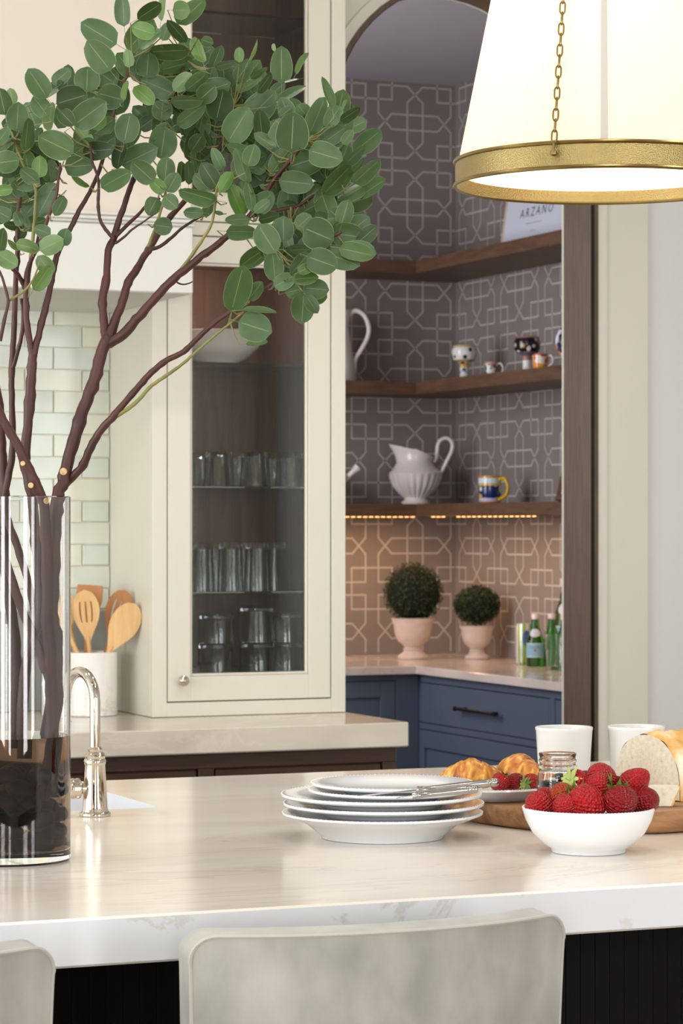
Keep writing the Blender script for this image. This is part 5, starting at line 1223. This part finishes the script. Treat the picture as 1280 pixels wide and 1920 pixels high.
NP = [(k, x0+(x1-x0)*s/4, y0+(y1-y0)*s/4, e0, r0) for k, pl in ALL for (x0, y0, e0, r0), (x1, y1, e1, r1) in zip(pl, pl[1:]) for s in range(4) if y0 < 620]
twigs = {'A': MB(), 'D': MB(), 'E': MB()}
lcount = {'A': 0, 'D': 0, 'E': 0}
def add_leaf(bx, by, tx, ty, w, off=None, light=False, tw=True):
    L2 = math.hypot(tx-bx, ty-by); k, nx, ny, e, r = min(NP, key=lambda q: (q[1]-bx)**2+(q[2]-by)**2)
    mxx, myy = (bx+tx)/2, (by+ty)/2; gs = 1.10; bx, by, tx, ty, w = mxx+(bx-mxx)*gs, myy+(by-myy)*gs, mxx+(tx-mxx)*gs, myy+(ty-myy)*gs, w*gs; L2 *= gs
    if off is None: off = random.uniform(-.07, .01)
    dist = math.hypot(nx-bx, ny-by)
    d = VD+e+off; s = d/F
    Lw, Ww = L2*s, w*s
    aw = max(Ww, Lw*.62) if w > L2*.3 else Lw*.5
    roll = math.acos(min(1, Ww/aw))*random.choice((-1, 1)) if aw > 0 else 0
    pitch = random.uniform(-.35, .35)
    b = P(bx, by, d); xdir = (P(tx, ty, d)-b).normalized(); view = ray(bx, by).normalized()
    Y = (xdir*math.cos(pitch)+view*math.sin(pitch)).normalized(); Zv = (-view-Y*(-view).dot(Y)).normalized(); X = Y.cross(Zv)
    X2 = X*math.cos(roll)+Zv*math.sin(roll); Z2 = X2.cross(Y)
    if random.random() < .3: Z2 = -Z2; X2 = -X2
    L3 = Lw/math.cos(pitch)
    o = bpy.data.objects.new('leaf', random.choice(LL if light else LM)); C.objects.link(o); t = TB[k]; o.parent = t
    m4 = Matrix((X2*aw*1.0, Y*L3, Z2*(L3*.8))).transposed().to_4x4(); m4.translation = b-t.location; o.matrix_local = m4; lcount[k] += 1
    if tw and dist < 95:
        q = P(nx, ny, VD+e); p0 = b-Y*L3*.28; mid = p0.lerp(q, .5)+Vector((0, 0, -.004)); twigs[k].tube([p0, mid, q], [.0008, .0011, .0013], 5, cap=False)
def parse(s, ox, oy, z=3.2):
    for ln in s.split(';'):
        v = ln.split()
        if len(v) < 5: continue
        bx, by, tx, ty, w = map(float, v[:5]); lt = 'l' in v[5:]; bk = 'b' in v[5:]
        add_leaf(bx/z+ox, by/z+oy, tx/z+ox, ty/z+oy, w/z, off=(random.uniform(.0, .05) if bk else None), light=lt)
R1 = """745 150 735 -20 90;690 260 495 140 155;655 415 525 250 155;830 110 960 25 90;770 295 915 130 150 b;925 205 790 160 95 l;840 280 960 185 75;965 120 985 -20 45 l;1040 60 1137 60 105 l;1070 140 1225 0 110;
1115 248 1015 130 70;975 240 1010 135 70;905 310 1128 300 95;1215 370 1165 222 72 l;1210 240 1275 260 60;280 580 180 430 125;318 500 420 418 80;262 575 382 495 65;345 620 515 570 155;520 545 525 400 145;
600 500 690 420 80 b;600 525 690 460 60 b;282 690 200 580 105;290 780 310 625 65 l;365 670 440 750 90;450 745 630 615 150;560 770 632 700 70 l;500 600 620 560 90 b;590 560 740 600 140 b;800 450 710 330 110 b;
775 400 762 300 60 l;880 460 890 325 135;965 420 1158 370 95;742 600 765 490 35 l;918 620 805 520 88 l;1032 560 855 480 125;1120 540 1237 445 80;1045 540 1145 445 90 l;1030 605 1212 600 74;1065 742 1222 630 92;
965 722 980 600 115;838 770 930 705 85 b;1195 600 1285 520 110;1250 710 1280 620 80;100 780 110 625 125;30 682 -5 528 115;82 622 58 528 62 l;150 895 168 722 78;-10 850 50 770 70;-5 900 80 838 55;
-20 980 113 960 125;190 960 235 790 110 b;430 915 235 820 155;235 1060 240 938 88 l;165 1005 150 900 100 b;305 1092 290 955 95 b;215 1085 132 1020 88;150 1165 80 1095 98 b;-20 1145 72 1135 62 l;230 1290 325 1110 115 b;
330 1290 380 1190 70;35 1190 170 1190 95 b;505 910 680 895 112;705 1008 735 845 78;740 985 938 890 140;615 1120 778 1030 112;745 852 780 688 135;745 842 762 735 40 l;430 935 562 840 92;545 872 452 748 62 l;
395 1000 560 990 120 b;532 1118 430 1048 34 l;600 850 660 680 100 b;965 945 990 775 158;920 845 1005 740 75;918 1085 800 980 115;990 1085 1000 948 105;985 1150 905 1080 78 l;1005 1148 1065 1040 92;940 1190 890 1288 98;
985 1180 1060 1245 90;925 1350 1028 1365 100;1215 1278 1102 1272 66;1285 1200 1075 1140 95;1245 1130 1168 1045 88;1085 1090 1090 970 58;1132 1102 1130 972 58;1200 1060 1285 975 110;1180 1005 1170 905 58;1222 1290 1277 1215 60;
1150 905 1210 815 92;300 1405 208 1368 78;372 1470 400 1375 85;245 1500 375 1435 108 l;100 1462 228 1500 72 l;120 1500 50 1440 32 l;140 1362 30 1345 56;130 1350 90 1268 66;185 1352 122 1250 42;88 1450 156 1380 50;
0 1500 20 1370 60;-20 1520 95 1590 100 l;230 1540 310 1640 90 l;205 1735 300 1600 85 l;380 1180 330 1290 70 b;95 1060 60 930 90 b;20 760 90 700 60 b;60 1310 -30 1260 90 b;200 860 250 770 60 b"""
parse(R1, 0, 0)
R2 = """190 400 240 275 68;205 402 332 368 46;330 482 420 362 92;345 372 348 284 55 l;405 360 455 238 18 l;420 470 508 405 36;340 545 478 470 64;600 487 600 288 128;460 552 540 440 55;688 440 755 322 36 l;560 305 550 262 24 l;705 475 620 495 12;
570 612 740 522 52;400 715 560 555 165;285 842 400 655 160;108 560 287 500 125;210 718 250 550 155;270 620 250 400 130 b;100 812 130 690 122 b;350 860 510 765 150 b;490 772 545 718 52;590 702 662 645 62;755 700 700 632 90 b;660 905 672 680 192;
772 797 862 588 112;900 645 842 468 52;870 762 952 640 88;955 722 1070 648 66;965 655 992 598 20 l;870 842 982 765 100 b;970 862 1027 780 60;775 905 962 960 150;648 1000 878 925 165;980 982 1100 875 60;855 1162 1010 1000 112;1008 1055 1097 952 40;
1038 1092 1182 965 92;1065 1182 1214 1082 80;945 1200 1112 1105 80;950 985 1000 868 85 b;592 1085 785 1105 128;705 1288 878 1185 115;528 855 572 755 62 b;545 1035 650 890 112 b;400 992 440 868 98;488 968 455 880 90 b;395 1088 332 888 76;235 1145 302 1035 72 l;
215 1125 125 985 105;368 1295 295 1118 98 l;428 1262 400 1098 60;382 1205 358 1090 48;440 1275 525 1205 56;450 1258 545 1155 115;405 1312 265 1322 68;468 1320 583 1290 68;275 1388 440 1392 95;250 1280 198 1272 24;560 1510 465 1355 140;612 1448 610 1305 120;
625 1335 560 1195 95 b;690 1368 775 1295 95;680 1395 850 1392 50;740 1370 905 1440 180;640 1500 825 1495 80;908 1400 1093 1425 140;962 1340 1000 1205 98;1058 1455 1168 1360 88;960 1500 1160 1520 118;850 1265 985 1200 105 b;870 1372 935 1325 80 b;860 1510 1010 1530 78;
710 1200 598 1190 64 b;842 1130 755 1178 80 b;540 560 620 500 60 b;470 700 560 620 80 b;800 1290 700 1350 80 b"""
parse(R2, 340, 0)
R4 = """690 212 675 42 112;735 70 805 175 120 b;785 172 892 50 92;830 162 932 115 62;892 70 1058 130 148;980 40 1190 120 125;1085 20 1280 62 105;690 245 802 185 92;800 205 945 192 76;755 285 875 255 82;868 255 1008 268 115;860 295 850 460 132;880 310 943 402 72;930 335 998 295 62 b;
430 388 495 138 150;520 285 490 140 55 b;530 325 608 225 78;498 392 695 408 36;478 462 662 520 165;520 592 642 580 42 b;600 10 722 0 52 b;750 22 955 12 60 b;700 100 640 0 90 b;840 30 960 -40 110 b"""
parse(R4, 300, 460)
# denser foliage inside the crown
for (cx, cy, rx, ry, n) in ((480,270,100,85,46),(565,340,100,85,38),(420,200,75,65,26),(340,190,70,95,30),(250,170,60,60,14),(600,430,65,75,28),(530,480,50,45,8),(400,310,50,45,10),(60,300,70,70,20),(30,380,40,60,10),(200,260,60,40,8),(610,270,60,55,14),(150,200,50,45,7)):
    for i in range(n):
        a = random.uniform(0, 2*PI); q = random.random()**.5; x = cx+rx*q*math.cos(a)*.95; y = cy+ry*q*math.sin(a)*.95
        an = random.uniform(-2.6, -.2) if random.random() < .8 else random.uniform(0, 6.28); L_ = random.uniform(40, 60)
        add_leaf(x, y, x+L_*math.cos(an), y+L_*math.sin(an), L_*random.uniform(.45, .82), off=random.uniform(.02, .10), tw=random.random() < .5)
for k, mb in twigs.items():
    if mb.v: o = mb.obj('twiglets', M['twig'], TB[k]); o['kind'] = 'stuff'
print('leaves', lcount)
